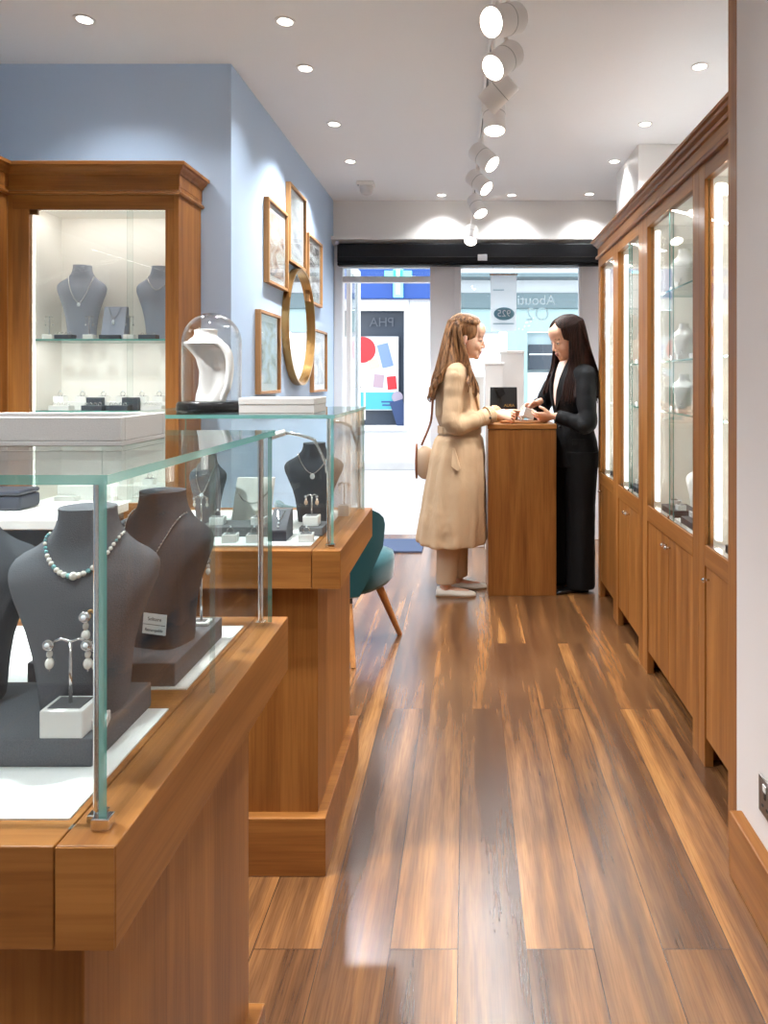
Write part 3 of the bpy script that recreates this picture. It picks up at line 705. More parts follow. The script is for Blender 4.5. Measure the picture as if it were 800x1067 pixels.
# sculptural S-shaped necklace stand inside the dome
ns = thing('necklace_stand', 'white sculptural curved necklace stand inside the glass dome', 'jewellery stand', dc+V((0, 0, .03)))
LR = [(0, -45, 65), (.02, -42, 72), (.042, -34, 84), (.085, -30, 92), (.125, -44, 90), (.150, -70, 78), (.165, -90, 56), (.172, -88, 46), (.178, -56, 38)]
rings = []
for i in range(31):
    zf = .178*i/30
    for p_, q_ in zip(LR, LR[1:]):
        if p_[0] <= zf <= q_[0]: t = (zf-p_[0])/(q_[0]-p_[0]); L_, R_ = p_[1]+(q_[1]-p_[1])*t, p_[2]+(q_[2]-p_[2])*t; break
    cxx = (L_+R_)/2*.00080-.012; hw = (R_-L_)/2*.00080; yo = -.012*math.sin(PI*zf/.178)
    ring_ = []
    for k in range(32):
        an = 2*PI*k/32; dy = .026*math.sin(an)
        if math.sin(an) < 0: dy += .020*math.cos(an*1)**2*0 + .016*(1-abs(math.cos(an)))*math.sin(PI*min(1, zf/.15))
        ring_.append(dc+V((cxx+hw*math.cos(an), dy+yo*0, .03+.001+zf)))
    rings.append(ring_)
MB().loft(rings).build('body', plain('white resin', (226, 222, 217), .5), ns, smooth='auto')
arc = [dc+V((R_*.0008-.016, -.016, .031+z_)) for z_, L_, R_ in LR[:7]]+[dc+V((.0, -.018, .031+.174)), dc+V((-.04, -.016, .031+.168))]
arc = cr(arc, 5)
MB().tube(arc, [.0075+.004*math.sin(PI*i/len(arc)) for i in range(len(arc))], 12).build('shoulder_ribbon', plain('white resin edge', (240, 237, 232), .45), ns, smooth=True)
MB().lathe([(.052, .198), (.046, .210), (.034, .219), (.031, .228), (.033, .238), (.024, .24)], dc+V((-.018, 0, 0)), 28).build('collar', plain('white collar', (240, 238, 235), .45), ns, smooth='auto')
sb = thing('presentation_box', 'flat silver grey presentation box beside the glass dome', 'box', (-.53, 2.01, 1.225))
box(-.636, -.425, 1.93, 2.09, 1.225, 1.2478).build('box_base', boxM, sb, bevel=.001); box(-.637, -.424, 1.929, 2.091, 1.2482, 1.267).build('lid', boxM, sb, bevel=.0015)

# contents of the second counter
Z2 = .872
def bust2(m, h, w, loc, rz, label, zs=None, drop=.3, pend=True, nlabel=None):
    o = bust(m, h, w); place(o, loc, rz); tag(o, label, 'jewellery bust', 'necklace busts')
    if nlabel:
        n_, pts = chain_necklace(h, w, zs, drop, .0011, .0024, .0062)
        n_.name = 'necklace'; place(n_, loc, rz); tag(n_, nlabel, 'necklace')
        if pend:
            p = pts[len(pts)//2]
            MB().sph(p+V((0, -.004, -.008)), (.008, .004, .009), 10, 8).build('pendant', gem, n_, smooth=True, local=True)
    return o
bust2(greyD, .245, .185, (-.485, 2.2, Z2), .1, 'charcoal bust with a pendant necklace at right of second counter', .86, .24, True, 'silver chain necklace with a square pendant in the second counter')
bust2(greyD, .215, .12, (-.80, 2.14, Z2), -.2, 'charcoal bust with silver link necklace in the second counter', .86, .4, True, 'silver link necklace at left of the second counter')
block('grey block carrying the earring stand in the second counter', -.478, -.41, 1.97, 2.06, Z2, .897, greyT, group='grey display blocks')
stand('ts4', (-.449, 2.005, .897), .085, .032, 'white earring stand on grey block beside the second counter post', 1, .045, .028, elabels=['rose drop earring on the left of the raised stand', 'rose drop earring on the right of the raised stand'], ek='ear2', emk=lambda: mk_ear((.004, .0035, .0065), .004, (silver, pearl, rosy)))
def mk_ring():
    r = thing('ring', '', '')
    MB().torus((0, 0, .009), .0085, .0013, 22, 6, Matrix.Rotation(PI/2, 3, 'X')).build('band', silver, r, smooth=True)
    MB().sph((0, 0, .0195), .0034, 8, 5).build('stone', gem, r, smooth=True)
    return r
def mk_rblock():
    r = thing('ring_block', '', '')
    box(-.02, .02, -.017, .017, 0, .022).build('block', whiteG, r, bevel=.0012)
    box(-.015, .015, -.012, .012, .0215, .0226).build('velvet_inset', greyT, r)
    return r
def ringblock(loc, where, rz=0, s=1, ring=True):
    inst('rblock', mk_rblock, loc, rz, 'white ring block ' + where, 'ring block', 'white ring blocks', s)
    if ring: inst('ring', mk_ring, (loc[0], loc[1], loc[2]+.0226*s-.001), rz, 'ring on the block ' + where, 'ring', 'rings on blocks', s)
def inc(x, y, d): return ((x-486)*d/720, d, Z2)
ringblock(inc(240, 0, 1.905), 'at left front of the second counter', .1)
ringblock(inc(265, 0, 1.905), 'beside the far post of the near counter', .1)
ringblock(inc(319, 0, 1.91), 'below the raised earring stand', .1)
ringblock((-.72, 2.0, .90), 'on the low grey riser of the second counter', .1)
block('low grey riser behind the ring blocks in the second counter', -.76, -.56, 1.96, 2.06, Z2, .90, greyT, group='grey display blocks')
ringblock((-.60, 2.0, .90), 'at the right end of the grey riser', 0)
ringblock((-.845, 1.93, Z2), 'at the far left front of the second counter', .2)
pw_ = thing('pendant_display', 'dark grey wedge holding a silver pendant in the second counter', 'pendant display', (-.52, 1.94, Z2))
MB().prism([(-.548, 1.91, Z2), (-.548, 1.91, Z2+.03), (-.548, 1.96, Z2+.078), (-.548, 1.985, Z2+.078), (-.548, 1.985, Z2)], (.05, 0, 0)).build('wedge', greyS, pw_, bevel=.0015)
box(-.5485, -.4975, 1.908, 1.911, Z2, Z2+.026).build('front_band', navy, pw_)
pe = thing('pendant', 'silver pendant with round drops on the grey wedge', 'pendant', (-.523, 1.935, Z2+.055))
MB().tube(cr([(-.535, 1.956, Z2+.077), (-.528, 1.938, Z2+.06), (-.523, 1.93, Z2+.052), (-.518, 1.938, Z2+.06), (-.511, 1.956, Z2+.077)], 5), .0008, 5).build('chain', silver, pe)
MB().sph((-.523, 1.924, Z2+.047), .0036, 8, 6).sph((-.523, 1.916, Z2+.039), .003, 8, 6).build('drop', gem, pe, smooth=True)
bp = thing('bracelet_panel', 'pale grey bracelet panel standing in the second counter', 'display panel', (-.68, 2.2, Z2))
MB().prism([(-.74, 2.17, Z2), (-.74, 2.19, Z2), (-.74, 2.245, Z2+.13), (-.74, 2.23, Z2+.13)], (.12, 0, 0)).build('panel', boxM, bp, bevel=.002)
MB().tube(cr([(-.735, 2.205, Z2+.10), (-.70, 2.175, Z2+.065), (-.66, 2.175, Z2+.06), (-.625, 2.2, Z2+.095)], 7), .0022, 6).build('bracelet', silver, bp, smooth=True)
stand('ts5', (-.372-.03, 2.27, Z2), .105, .03, 'slim earring stand near the far glass end of the second counter', 1, .035, .035, elabels=['drop earring left on the far slim stand', 'drop earring right on the far slim stand'], ek='ear3', emk=lambda: mk_ear((.004, .0035, .005), .004))
stand('ts6', (-.735, 1.915, Z2), .12, .035, 'earring stand near the left front of the second counter', 1, .04, .03, elabels=['drop earring left on the left front stand', 'drop earring right on the left front stand'], ek='ear3', emk=mk_ear)
# jointed lamp arms on the second counter posts
for (pxx, pyy, dirx, lab) in ((-.371, 1.852, -1, 'chrome jointed lamp arm on the near post of second counter'), (-.371, 2.374, -.7, 'chrome jointed lamp arm on the far post of second counter')):
    la = thing('case_lamp', lab, 'case lamp', (pxx, pyy, 1.1), 'jointed case lamps')
    MB().cyl((pxx, pyy, 1.07), (pxx, pyy, 1.105), .008, seg=12).build('clamp', chrome, la, smooth='auto')
    MB().tube(cr([(pxx-.005, pyy+.003, 1.09), (pxx+dirx*.035, pyy+.012, 1.145), (pxx+dirx*.045, pyy+.014, 1.158), (pxx+dirx*.10, pyy+.02, 1.172), (pxx+dirx*.13, pyy+.02, 1.172)], 5), .0042, 8).build('arm', chrome, la, smooth=True)
    MB().cyl((pxx+dirx*.12, pyy+.02, 1.176), (pxx+dirx*.16, pyy+.02, 1.164), .009, seg=12).build('lamp_head', white, la, smooth='auto')

# ------------------------------------------------------------------ left display cabinet (faces the camera) and its neighbour
cabI = plain('white cabinet lining', (242, 238, 232), .5)
XA, XBc, YFc, YBc, ZT = -1.955, -1.227, 2.945, 3.195, 2.20
ca = thing('display_cabinet', 'oak display cabinet with lit glass shelves against the blue wall', 'display cabinet', ((XA+XBc)/2, 3.07, 0))
xo0, xo1, zo0, zo1 = -1.865, -1.284, .79, 2.044
box(XBc-.02, XBc, YFc, YBc, 0, 2.14).build('side_panel', oakZ, ca, bevel=.0015); box(XA, XA+.02, YFc, YBc, 0, 2.14).build('side_panel', oakZ, ca)
box(xo1, XBc-.02, YFc, YFc+.025, 0, zo1).build('stile', oakZ, ca, bevel=.0015); box(XA+.02, xo0, YFc, YFc+.025, 0, zo1).build('stile', oakZ, ca, bevel=.0015)
box(XA+.02, XBc-.02, YFc, YFc+.025, zo1, 2.14).build('top_rail', oakX, ca, bevel=.0015)
box(xo0, xo1, YFc, YFc+.025, .02, zo0).build('lower_front', oakX, ca, bevel=.0015)
box(XA+.02, XBc-.02, YFc+.025, YBc, 2.06, 2.12).build('roof', cabI, ca)
box(xo0-.01, xo1+.01, YBc-.01, YBc, zo0, 2.06).build('back_panel', cabI, ca)
box(xo0-.012, xo0, YFc+.025, YBc-.01, zo0, 2.06).build('side_lining', cabI, ca); box(xo1, xo1+.012, YFc+.025, YBc-.01, zo0, 2.06).build('side_lining', cabI, ca)
box(xo0, xo1, YFc+.025, YBc-.01, zo0-.02, zo0).build('floor_board', cabI, ca)
for z in (1.493, 1.184): pane(xo0, xo1, YFc+.03, YBc-.012, z-.008, z, 'shelf', ca, glassTop)
pane(xo0, -1.43, YFc+.014, YFc+.019, zo0+.005, zo1, 'glass_door', ca, None, ('+x',)); pane(-1.45, xo1, YFc+.006, YFc+.011, zo0+.005, zo1, 'glass_door', ca, None, ('-x',))
box(xo0+.003, xo0+.035, YFc+.002, YFc+.014, zo1-.022, zo1-.001).build('hinge', bronze, ca, bevel=.001)
box(xo0+.002, xo0+.006, YFc+.028, YFc+.034, zo0+.02, zo1-.02).build('light_strip', ledE, ca)
box(xo0+.02, xo1-.02, YFc+.03, YFc+.05, 2.05, 2.06).build('light_strip', ledE, ca)
area((-1.575, YFc+.07, 2.045), (0, .35, -1), .5, .06, .7, ca)  # area lamps added below roof and shelves to brighten the interior
area((-1.575, YFc+.06, 1.48), (0, .4, -1), .5, .05, .6, ca)
area((-1.575, YFc+.06, 1.172), (0, .4, -1), .5, .05, .5, ca)
def cornice(name, label, path_a, path_b, out, zb, zt):
    """stepped moulding along a straight run; out = unit outward vector"""
    a, b_ = V(path_a), V(path_b); o_ = V(out)
    H = zt-zb
    prof = [(0, 0), (.012, 0), (.016, .008), (.012, .016), (.003, .02), (.003, H*.52), (.010, H*.56), (.014, H*.66), (.026, H*.76), (.030, H*.84), (.040, H*.86), (.040, H*.98), (.036, H), (0, H)]
    return MB().loft([[p + o_*k + V((0, 0, zb+h)) for k, h in prof] for p in (a, b_)])
cn = thing('cabinet_cornice', 'stepped oak cornice crowning the left display cabinet', 'cornice', (-1.5, 3.0, 2.1))
def mitre(zb, zt):
    H = zt-zb
    prof = [(0, 0), (.012, 0), (.016, .008), (.012, .016), (.003, .02), (.003, H*.62), (.010, H*.65), (.014, H*.72), (.026, H*.80), (.030, H*.86), (.040, H*.88), (.040, H*.98), (.036, H), (0, H)]
    ring = lambda cx, cy, sx, sy: [V((cx+sx*k, cy+sy*k, zb+h)) for k, h in prof]
    mb = MB()
    mb.loft([ring(XBc, YBc, 1, 0), ring(XBc, YFc, 1, -1), ring(XA, YFc, 1, -1), ring(XA, 1.2, 1, 0)])
    return mb
mitre(2.105, 2.24).build('moulding', oakX, cn)
box(XA-.4, XBc+.005, YFc, YBc, 2.141, 2.235).box(XA-.4, XA+.005, 1.2, YFc, 2.141, 2.235).build('frieze', oakX, cn)
box(XA-.4, XBc, YFc+.005, YBc, 2.2352, 2.238).box(XA-.4, XA-.005, 1.2, YFc, 2.2352, 2.238).build('added_top_board', white, cn)  # unseen white board added to keep orange wood bounce off the ceiling
# neighbouring unit along the far left wall, only its edge shows
cb_ = thing('display_cabinet', 'oak display cabinet on the left wall, cut by the left picture edge', 'display cabinet', (-2.2, 2.1, 0))
Xf = XA
box(XLL+.01, Xf, YFc-.02, YFc-.001, 0, 2.14).build('side_panel', oakZ, cb_); box(XLL+.01, Xf, 1.2, 1.22, 0, 2.14).build('side_panel', oakZ, cb_)
box(Xf-.025, Xf, 2.895, YFc-.021, 0, 2.14).build('stile', oakZ, cb_); box(Xf-.025, Xf, 1.22, 1.27, 0, 2.14).build('stile', oakZ, cb_)
box(Xf-.025, Xf, 1.27, 2.895, 2.044, 2.14).build('top_rail', oakY, cb_); box(Xf-.025, Xf, 1.27, 2.895, 0, .79).build('lower_front', oakY, cb_)
box(XLL+.01, XLL+.02, 1.22, YFc-.021, .79, 2.1).build('back_panel', cabI, cb_); box(XLL+.02, Xf-.03, 1.22, YFc-.021, .77, .79).build('floor_board', cabI, cb_)
box(XLL+.02, Xf-.03, 1.22, YFc-.021, 2.06, 2.1).build('roof', cabI, cb_)
for z in (1.493, 1.184): pane(XLL+.02, Xf-.03, 1.23, YFc-.03, z-.008, z, 'shelf', cb_, glassTop)
pane(Xf-.016, Xf-.011, 1.27, 2.895, .79, 2.044, 'glass_door', cb_)
box(Xf-.05, Xf-.04, 2.88, 2.90, .8, 2.03).build('light_strip', ledE, cb_)
area((Xf-.12, 2.0, 2.04), (-.3, 0, -1), .1, 1.4, 4, cb_)  # added area lamp brightening this unit's interior

def cab_item(x, d, z): return ((x-486)*d/720, d, z)
S1, S2 = 1.493, 1.184
h1 = .335
bust2(blueS, .335, .20, (cab_item(83, 3.07, 0)[0], 3.09, S1), .25, 'blue grey bust with pendant on the left of the cabinet upper shelf', .86, .38, True, 'fine pendant necklace on the left bust in the lit cabinet')
bust2(blueS, .33, .20, (cab_item(165, 3.07, 0)[0], 3.09, S1), .1, 'blue grey bust on the right of the cabinet upper shelf', .86, .2, False, 'plain chain necklace on the right bust in the lit cabinet')
pn = thing('pendant_display', 'small blue grey pendant easel between the two cabinet busts', 'pendant display', cab_item(120, 3.03, S1))
x_ = pn.location.x
MB().prism([(x_-.05, 3.0, S1), (x_-.05, 3.035, S1+.145), (x_-.05, 3.05, S1+.145), (x_-.05, 3.06, S1)], (.10, 0, 0)).build('easel', blueS, pn, bevel=.002)
MB().tube(cr([(x_-.026, 3.028, S1+.143), (x_-.012, 3.021, S1+.105), (x_, 3.017, S1+.09), (x_+.012, 3.021, S1+.105), (x_+.026, 3.028, S1+.143)], 5), .0011, 5).build('chain', silver, pn)
MB().sph((x_, 3.012, S1+.075), (.007, .004, .012), 8, 6).build('drop', gem, pn, smooth=True)
def mk_ladder():
    r = thing('earring_stand', '', '')
    box(-.022, .022, -.014, .014, 0, .02).build('base_block', whiteG, r, bevel=.001)
    MB().cyl((0, 0, .02), (0, 0, .10), .0022, seg=8).build('pole', silver, r)
    MB().cyl((-.018, 0, .098), (.018, 0, .098), .0016, seg=8).build('crossbar', silver, r)
    for s_ in (-1, 1):
        MB().cyl((s_*.016, 0, .098), (s_*.016, 0, .065), .0008, seg=6).sph((s_*.016, 0, .062), .004, 8, 6).build('hanging_earring', silver, r, smooth=True)
    return r
for x, w in ((51, 'far left of the cabinet upper shelf'), (93, 'in front of the left cabinet bust'), (135, 'just left of the right cabinet bust')):
    inst('ladder', mk_ladder, cab_item(x, 3.0, S1), 0, 'white block earring stand ' + w, 'earring stand', 'cabinet earring stands')
def mk_tray():
    r = thing('ring_tray', '', '')
    box(-.045, .045, -.022, .022, 0, .022).build('tray', slateM, r, bevel=.0015)
    for k in range(4):
        MB().torus((-.03+.02*k, -.008, .026), .0065, .0012, 14, 5, Matrix.Rotation(PI/2, 3, 'X')).sph((-.03+.02*k, -.010, .0335), .0025, 6, 4).build('tray_ring', silver, r, smooth=True)
    return r
def mk_trayw():
    r = thing('ring_tray', '', '')
    box(-.045, .045, -.022, .022, 0, .022).build('tray', whiteG, r, bevel=.0015)
    for k in range(4):
        MB().torus((-.03+.02*k, -.004, .026), .0065, .0012, 14, 5, Matrix.Rotation(PI/2, 3, 'X')).sph((-.03+.02*k, -.006, .0335), .0025, 6, 4).build('tray_ring', silver, r, smooth=True)
    return r
for x, w in ((68, 'before the left cabinet bust'), (155, 'before the right cabinet bust')):
    inst('trayd', mk_tray, cab_item(x, 2.997, S1), 0, 'dark ring tray with four rings ' + w, 'ring tray', 'ring trays', .85)
block('small dark block under the pendant easel chain in cabinet', x_-.045, x_+.045, 2.978, 2.996, S1, S1+.018, slateM)
# lower shelf: front row of trays, back row of raised blocks
for x, key, mk, w in ((64, 'trayw', mk_trayw, 'white ring tray at the left end of the lower cabinet shelf'), (98, 'trayd', mk_tray, 'dark ring tray second from left on the lower cabinet shelf'), (124, 'trayd', mk_tray, 'dark ring tray third from left on the lower cabinet shelf'), (160, 'trayw', mk_trayw, 'white ring tray at the right end of the lower cabinet shelf')):
    inst(key, mk, cab_item(x, 3.0, S2), 0, w, 'ring tray', 'ring trays')
block('low white riser at the back of the lower cabinet shelf', -1.83, -1.31, 3.06, 3.12, S2, S2+.035, white)
for i, x in enumerate((63, 86, 108, 128, 148, 166)):
    w = ('at far left', 'second from left', 'third from left', 'third from right', 'second from right', 'at far right')[i]
    ringblock(cab_item(x, 3.09, S2+.035), w + ' on the cabinet riser', 0, 1.15)
for i, x in enumerate((100, 137)):
    block(('dark square block at the middle of the cabinet riser', 'dark square block at the right of the cabinet riser')[i], cab_item(x, 3.05, 0)[0]-.035, cab_item(x, 3.05, 0)[0]+.035, 3.033, 3.058, S2, S2+.055, slateM)
# bottom tier of the cabinet, glimpsed through the near glass case
block('white step riser on the cabinet floor', -1.80, -1.32, 3.04, 3.15, .79, .85, white)
for i, x in enumerate((60, 84, 108, 132, 156)):
    ringblock(cab_item(x, 3.09, .85), ('at left', 'left of centre', 'at centre', 'right of centre', 'at right')[i] + ' on the cabinet floor step', 0, 1.2)
for i, x in enumerate((70, 110, 150)):
    inst('trayw', mk_trayw, cab_item(x, 3.005, .79), 0, 'white ring tray on the cabinet floor, ' + ('left', 'middle', 'right')[i] + ' of three', 'ring tray', 'ring trays')

# ------------------------------------------------------------------ right cabinets
XF = .81; XBk = 1.395
UN = [(1.95, 2.41, 1.985, 2.351, 'nearest oak wall cabinet on the right, beside the white wall'), (2.41, 3.175, 2.477, 3.097, 'second nearest right wall cabinet with paired glass sliding doors'), (3.175, 3.76, 3.254, 3.70, 'third right wall cabinet with reflected blue in its glass'), (3.76, 4.245, 3.82, 4.185, 'farthest right wall cabinet behind the woman in black')]
def wbust(): return bust(whiteG, .2, .15)
WB = None
def mk_white_bust():
    o = bust(plain('white leatherette', (236, 234, 230), .5), .2, .14); return o
for ui, (ya, yb_, oa, ob, lab) in enumerate(UN):
    u = thing('wall_cabinet', lab, 'wall cabinet', ((XF+XBk)/2, (ya+yb_)/2, 0), 'right wall cabinets')
    zs, zt = .755, 2.0
    box(XF, XF+.03, ya, oa, .0, 2.075).build('stile', oakZ, u, bevel=.0015); box(XF, XF+.03, ob, yb_, .0, 2.075).build('stile', oakZ, u, bevel=.0015)
    box(XF, XF+.03, oa, ob, zt, 2.075).build('top_rail', oakY, u, bevel=.0015); box(XF, XF+.03, oa, ob, .685, zs).build('sill_rail', oakY, u, bevel=.0015)
    box(XF+.03, XBk, ya, ya+.018, .0, 2.14).build('side_panel', oakZ, u); box(XF+.03, XBk, yb_-.018, yb_, .0, 2.14).build('side_panel', oakZ, u)
    box(XBk-.01, XBk, ya+.018, yb_-.018, .1, 2.14).build('back_panel', cabI, u)
    box(XF+.03, XBk-.01, ya+.018, yb_-.018, 2.02, 2.14).build('roof', cabI, u); box(XF+.03, XBk-.01, ya+.018, yb_-.018, .725, zs-.01).build('floor_board', cabI, u)
    for a, b_ in ((ya+.018, ya+.021), (yb_-.021, yb_-.018)): box(XF+.035, XBk-.01, a, b_, zs-.01, 2.02).build('side_lining', cabI, u)
    # lower doors
    nd = 2 if ui in (1, 2) else 1
    w = (ob-oa)/nd
    for k in range(nd):
        dd = box(XF+.004, XF+.024, oa+w*k+.002, oa+w*(k+1)-.002, .10, .682).build('door', oakZ, u, bevel=.0015)
        ky = oa+w*k + (w-.025 if k == 0 and nd == 2 else (.025 if nd == 2 else w-.03))
        MB().cyl((XF+.004, ky, .645), (XF-.012, ky, .645), .004, seg=10).sph((XF-.014, ky, .645), .008, 10, 8).build('knob', chrome, dd, smooth=True)
    box(XF+.10, XF+.12, ya+.03, yb_-.03, 0, .10).build('kick_board', oakY, u)
    # glass
    mid = (oa+ob)/2
    if ui in (1, 2):
        pane(XF+.010, XF+.015, oa, mid+.012, zs, zt, 'glass_door', u); pane(XF+.018, XF+.023, mid-.012, ob, zs, zt, 'glass_door', u)
        box(XF+.004, XF+.026, mid-.012, mid+.012, zs, zs+.014).build('glass_lock', chrome, u, bevel=.001)
    else: pane(XF+.012, XF+.018, oa, ob, zs, zt, 'glass_door', u)
    box(XF+.004, XF+.026, oa, ob, zs, zs+.005).build('track', chrome, u)
    box(XF+.034, XF+.05, ob-.028, ob-.004, zs+.02, zt-.02).build('light_strip', ledE, u)
    sh = (1.18, 1.40, 1.70) if ui == 1 else (1.18, 1.40)
    for z in sh: pane(XF+.055, XBk-.012, ya+.022, yb_-.022, z-.007, z, 'shelf', u, glassTop)
    area((XF+.045, mid, 2.012), (.25, 0, -1), .02, (ob-oa)*.9, 1.8*(ob-oa)/.6, u)  # area lamp added behind the top rail to brighten the shelves
    area((XF+.055, ob-.03, 1.4), (.75, -.65, 0), .03, 1.1, 1.3, u)
    # stock on the shelves
    levels = (zs-.01,)+sh
    nm = ('nearest', 'second', 'third', 'farthest')[ui]; lv = ('bottom', 'lower', 'middle', 'top')
    for li, z in enumerate(levels):
        yy = [ob-.15, ob-.42] if ui in (1, 2) else [ob-.15]
        for bi, y in enumerate(yy):
            sd_ = (' nearer' if bi else ' farther') if len(yy) > 1 else ''
            wh = '%s shelf, %s right cabinet' % (lv[li], nm)
            if bi == 1 and (li in (1, 3) or ui == 2): continue
            if li == 0: block('dark display slab under the%s bust, %s' % (sd_, wh), XF+.045, XF+.155, y-.085, y+.085, z, z+.028, navy, group='dark display slabs')
            z_ = z+(.028 if li == 0 else 0)
            if not (ui == 0 and li): o = inst('wbust', mk_white_bust, (XF+.125 if li else XF+.20, y+.03, z_ if li else z), -PI/2+.5, 'white necklace bust,%s one on the %s' % (sd_ or ' only', wh), 'jewellery bust', 'white necklace busts', (.8 if li != 3 else .9) if li else 1.05)
            for q_ in range(2):
                ringblock((XF+.085+.01*q_, y-.06+.125*q_, z_), ('left' if q_ else 'right') + ' of the%s bust, %s' % (sd_, wh), -PI/2, 1.0, True)
# crown moulding along the run
cz0, cz1 = 2.055, 2.165
cc = thing('cabinet_cornice', 'long stepped oak cornice over the right wall cabinets', 'cornice', (XF, 3.1, 2.06))
def cprof(y): 
    H = cz1-cz0
    prof = [(0, 0), (.014, .0), (.018, .009), (.014, .018), (.003, .022), (.003, H*.6), (.012, H*.63), (.016, H*.72), (.030, H*.78), (.034, H*.86), (.044, H*.88), (.044, H*.98), (.040, H), (0, H)]
    return [V((XF-k, y, cz0+h)) for k, h in prof]
MB().loft([cprof(1.946), cprof(4.255)]).build('moulding', oakY, cc)
box(XF, XBk, 1.95, 4.245, 2.141, 2.16).build('cover_board', white, cc)  # unseen top panel, coloured white to keep orange bounce off the ceiling
# double socket
ysk = 1.656
so = thing('wall_socket', 'brushed metal double wall socket on the near right wall', 'wall socket', (.735, ysk, .245))
steel = plain('brushed steel', (150, 146, 142), .35, 1); blackP = plain('black plastic', (24, 24, 25), .4)
box(.730, .735, ysk-.073, ysk+.073, .245, .335).build('plate', steel, so, bevel=.002)
for yy in (ysk-.035, ysk+.035):
    for a_ in ((yy-.004, yy+.004, .290, .305), (yy-.016, yy-.008, .267, .272), (yy+.008, yy+.016, .267, .272)): box(.7285, .730, *a_).build('socket_slot', blackP, so)
    box(.727, .730, yy-.008, yy+.008, .308, .325).build('switch', plain('white plastic', (230, 230, 228), .4), so, bevel=.001)

# ------------------------------------------------------------------ service desk and things on it
DX0, DX1, DY0, DY1, DZ = .128, .549, 4.206, 4.70, 1.045
dk = thing('service_desk', 'oak service desk standing between the two women', 'desk', ((DX0+DX1)/2, 4.45, 0))
box(DX0+.003, DX1-.003, DY0+.003, DY1, 0, DZ-.034).build('body', oakZ, dk, bevel=.002)
box(DX0, DX1, DY0, DY1, DZ-.03, DZ).build('desktop', oakX, dk, bevel=.004)
box(DX0+.008, DX1-.008, DY0+.008, DY1, DZ-.034, DZ-.03).build('shadow_gap', plain('dark oak gap', (92, 58, 28), .6), dk)
wt = thing('desk_tray', 'round edged wooden tray on the service desk', 'tray', (.36, 4.36, DZ))
ov = lambda r, z: [V((.36+math.cos(2*PI*k/40)*(.15+r), 4.34+math.sin(2*PI*k/40)*(.085+r), DZ+z)) for k in range(40)]
MB().loft([ov(-.01, 0), ov(0, .004), ov(0, .012), ov(-.008, .014), ov(-.012, .008)]).build('tray', wood('tray wood', 0, (150, 96, 54), (196, 142, 90)), wt, smooth='auto')
MB().loft([ov(-.014, .008), ov(-.014, .010)]).build('tray_lining', plain('tan leather', (170, 122, 82), .6), wt)
# black gift bag
gx0, gx1, gy0, gy1 = (510.5-486)*4.57/720, (539-486)*4.57/720, 4.565, 4.645
gz = 1.32-(403.5-395)*4.57/720
gb = thing('gift_bag', 'black paper gift bag with gold lettering on the desk', 'gift bag', ((gx0+gx1)/2, 4.605, DZ))
bagM = plain('black paper', (11, 11, 12), .5, 0, .4)
mb = MB(); H = gz-DZ; ym = (gy0+gy1)/2
rect = lambda z, dx, dy: [V((gx0+dx, gy0+dy, z)), V((gx1-dx, gy0+dy, z)), V((gx1-dx, ym, z)), V((gx1-dx, gy1-dy, z)), V((gx0+dx, gy1-dy, z)), V((gx0+dx, ym, z))]
mb.loft([rect(DZ, .002, 0), rect(DZ+.004, 0, 0), rect(DZ+H*.5, .001, .008), rect(gz-.008, .002, .022), rect(gz, .002, .024)]).build('bag_body', bagM, gb)
ribM = plain('black satin ribbon', (12, 12, 13), .25)
xm = gx0+.055
MB().prism([(xm-.03, gy0+.016, gz-.003), (xm+.0, gy0+.012, gz-.075), (xm+.045, gy0+.014, gz-.045), (xm+.03, gy0+.019, gz-.003)], (0, -.004, 0)).build('ribbon', ribM, gb)
MB().tube(cr([(xm-.02, gy0+.02, gz-.004), (xm-.005, gy0+.006, gz-.045), (xm+.012, gy0+.004, gz-.07), (xm+.016, gy0+.004, gz-.105)], 5), .004, 6).build('ribbon_tail', ribM, gb)
text('AURA', .026, Matrix.Translation(((530.5-486)*4.56/720, gy0+.0035, 1.32-(422.5-395)*4.57/720)) @ Matrix.Rotation(PI/2-.06, 4, 'X'), plain('gold foil', (206, 168, 96), .3, .8), 'lettering', gb, .0004)
# small white jewellery box and silver dish
jb = thing('jewellery_box', 'small white jewellery box held tilted over the desk', 'jewellery box', (.39, 4.36, 1.06))
Mj = Matrix.Translation((.385, 4.36, 1.105)) @ Matrix.Rotation(.35, 4, 'Z') @ Matrix.Rotation(.35, 4, 'Y')
def tbox(mb, M, x0, x1, y0, y1, z0, z1):
    vs = [mb.bm.verts.new(M @ V(p)) for p in ((x0,y0,z0),(x1,y0,z0),(x1,y1,z0),(x0,y1,z0),(x0,y0,z1),(x1,y0,z1),(x1,y1,z1),(x0,y1,z1))]
    for q_ in ((3,2,1,0),(4,5,6,7),(0,1,5,4),(1,2,6,5),(2,3,7,6),(3,0,4,7)): mb._f([vs[i] for i in q_])
mb = MB(); tbox(mb, Mj, -.038, .038, -.03, .03, -.03, .018); mb.build('box_base', white, jb, bevel=.002)
mb = MB(); tbox(mb, Mj, -.039, .039, -.031, .031, .019, .03); mb.build('lid', whiteG, jb, bevel=.002)
MB().lathe([(.03, 0), (.04, .004), (.042, .008), (.036, .009), (.02, .006)], (.345, 4.345, DZ+.010), 28).build('ring_dish', silver, None, smooth='auto', origin=(.345, 4.345, DZ+.010))
tag(bpy.data.objects['ring_dish'], 'small silver dish on the desk tray', 'dish')

# ------------------------------------------------------------------ velvet tub chair
CX, CY = -.64, 3.46
ch = thing('tub_chair', 'teal velvet tub chair with splayed wooden legs behind second counter', 'chair', (CX, CY, 0))
def chairP(p, a=1.17):
    c_, s_ = math.cos(a), math.sin(a); return V((CX+p[0]*c_-p[1]*s_, CY+p[0]*s_+p[1]*c_, p[2]))
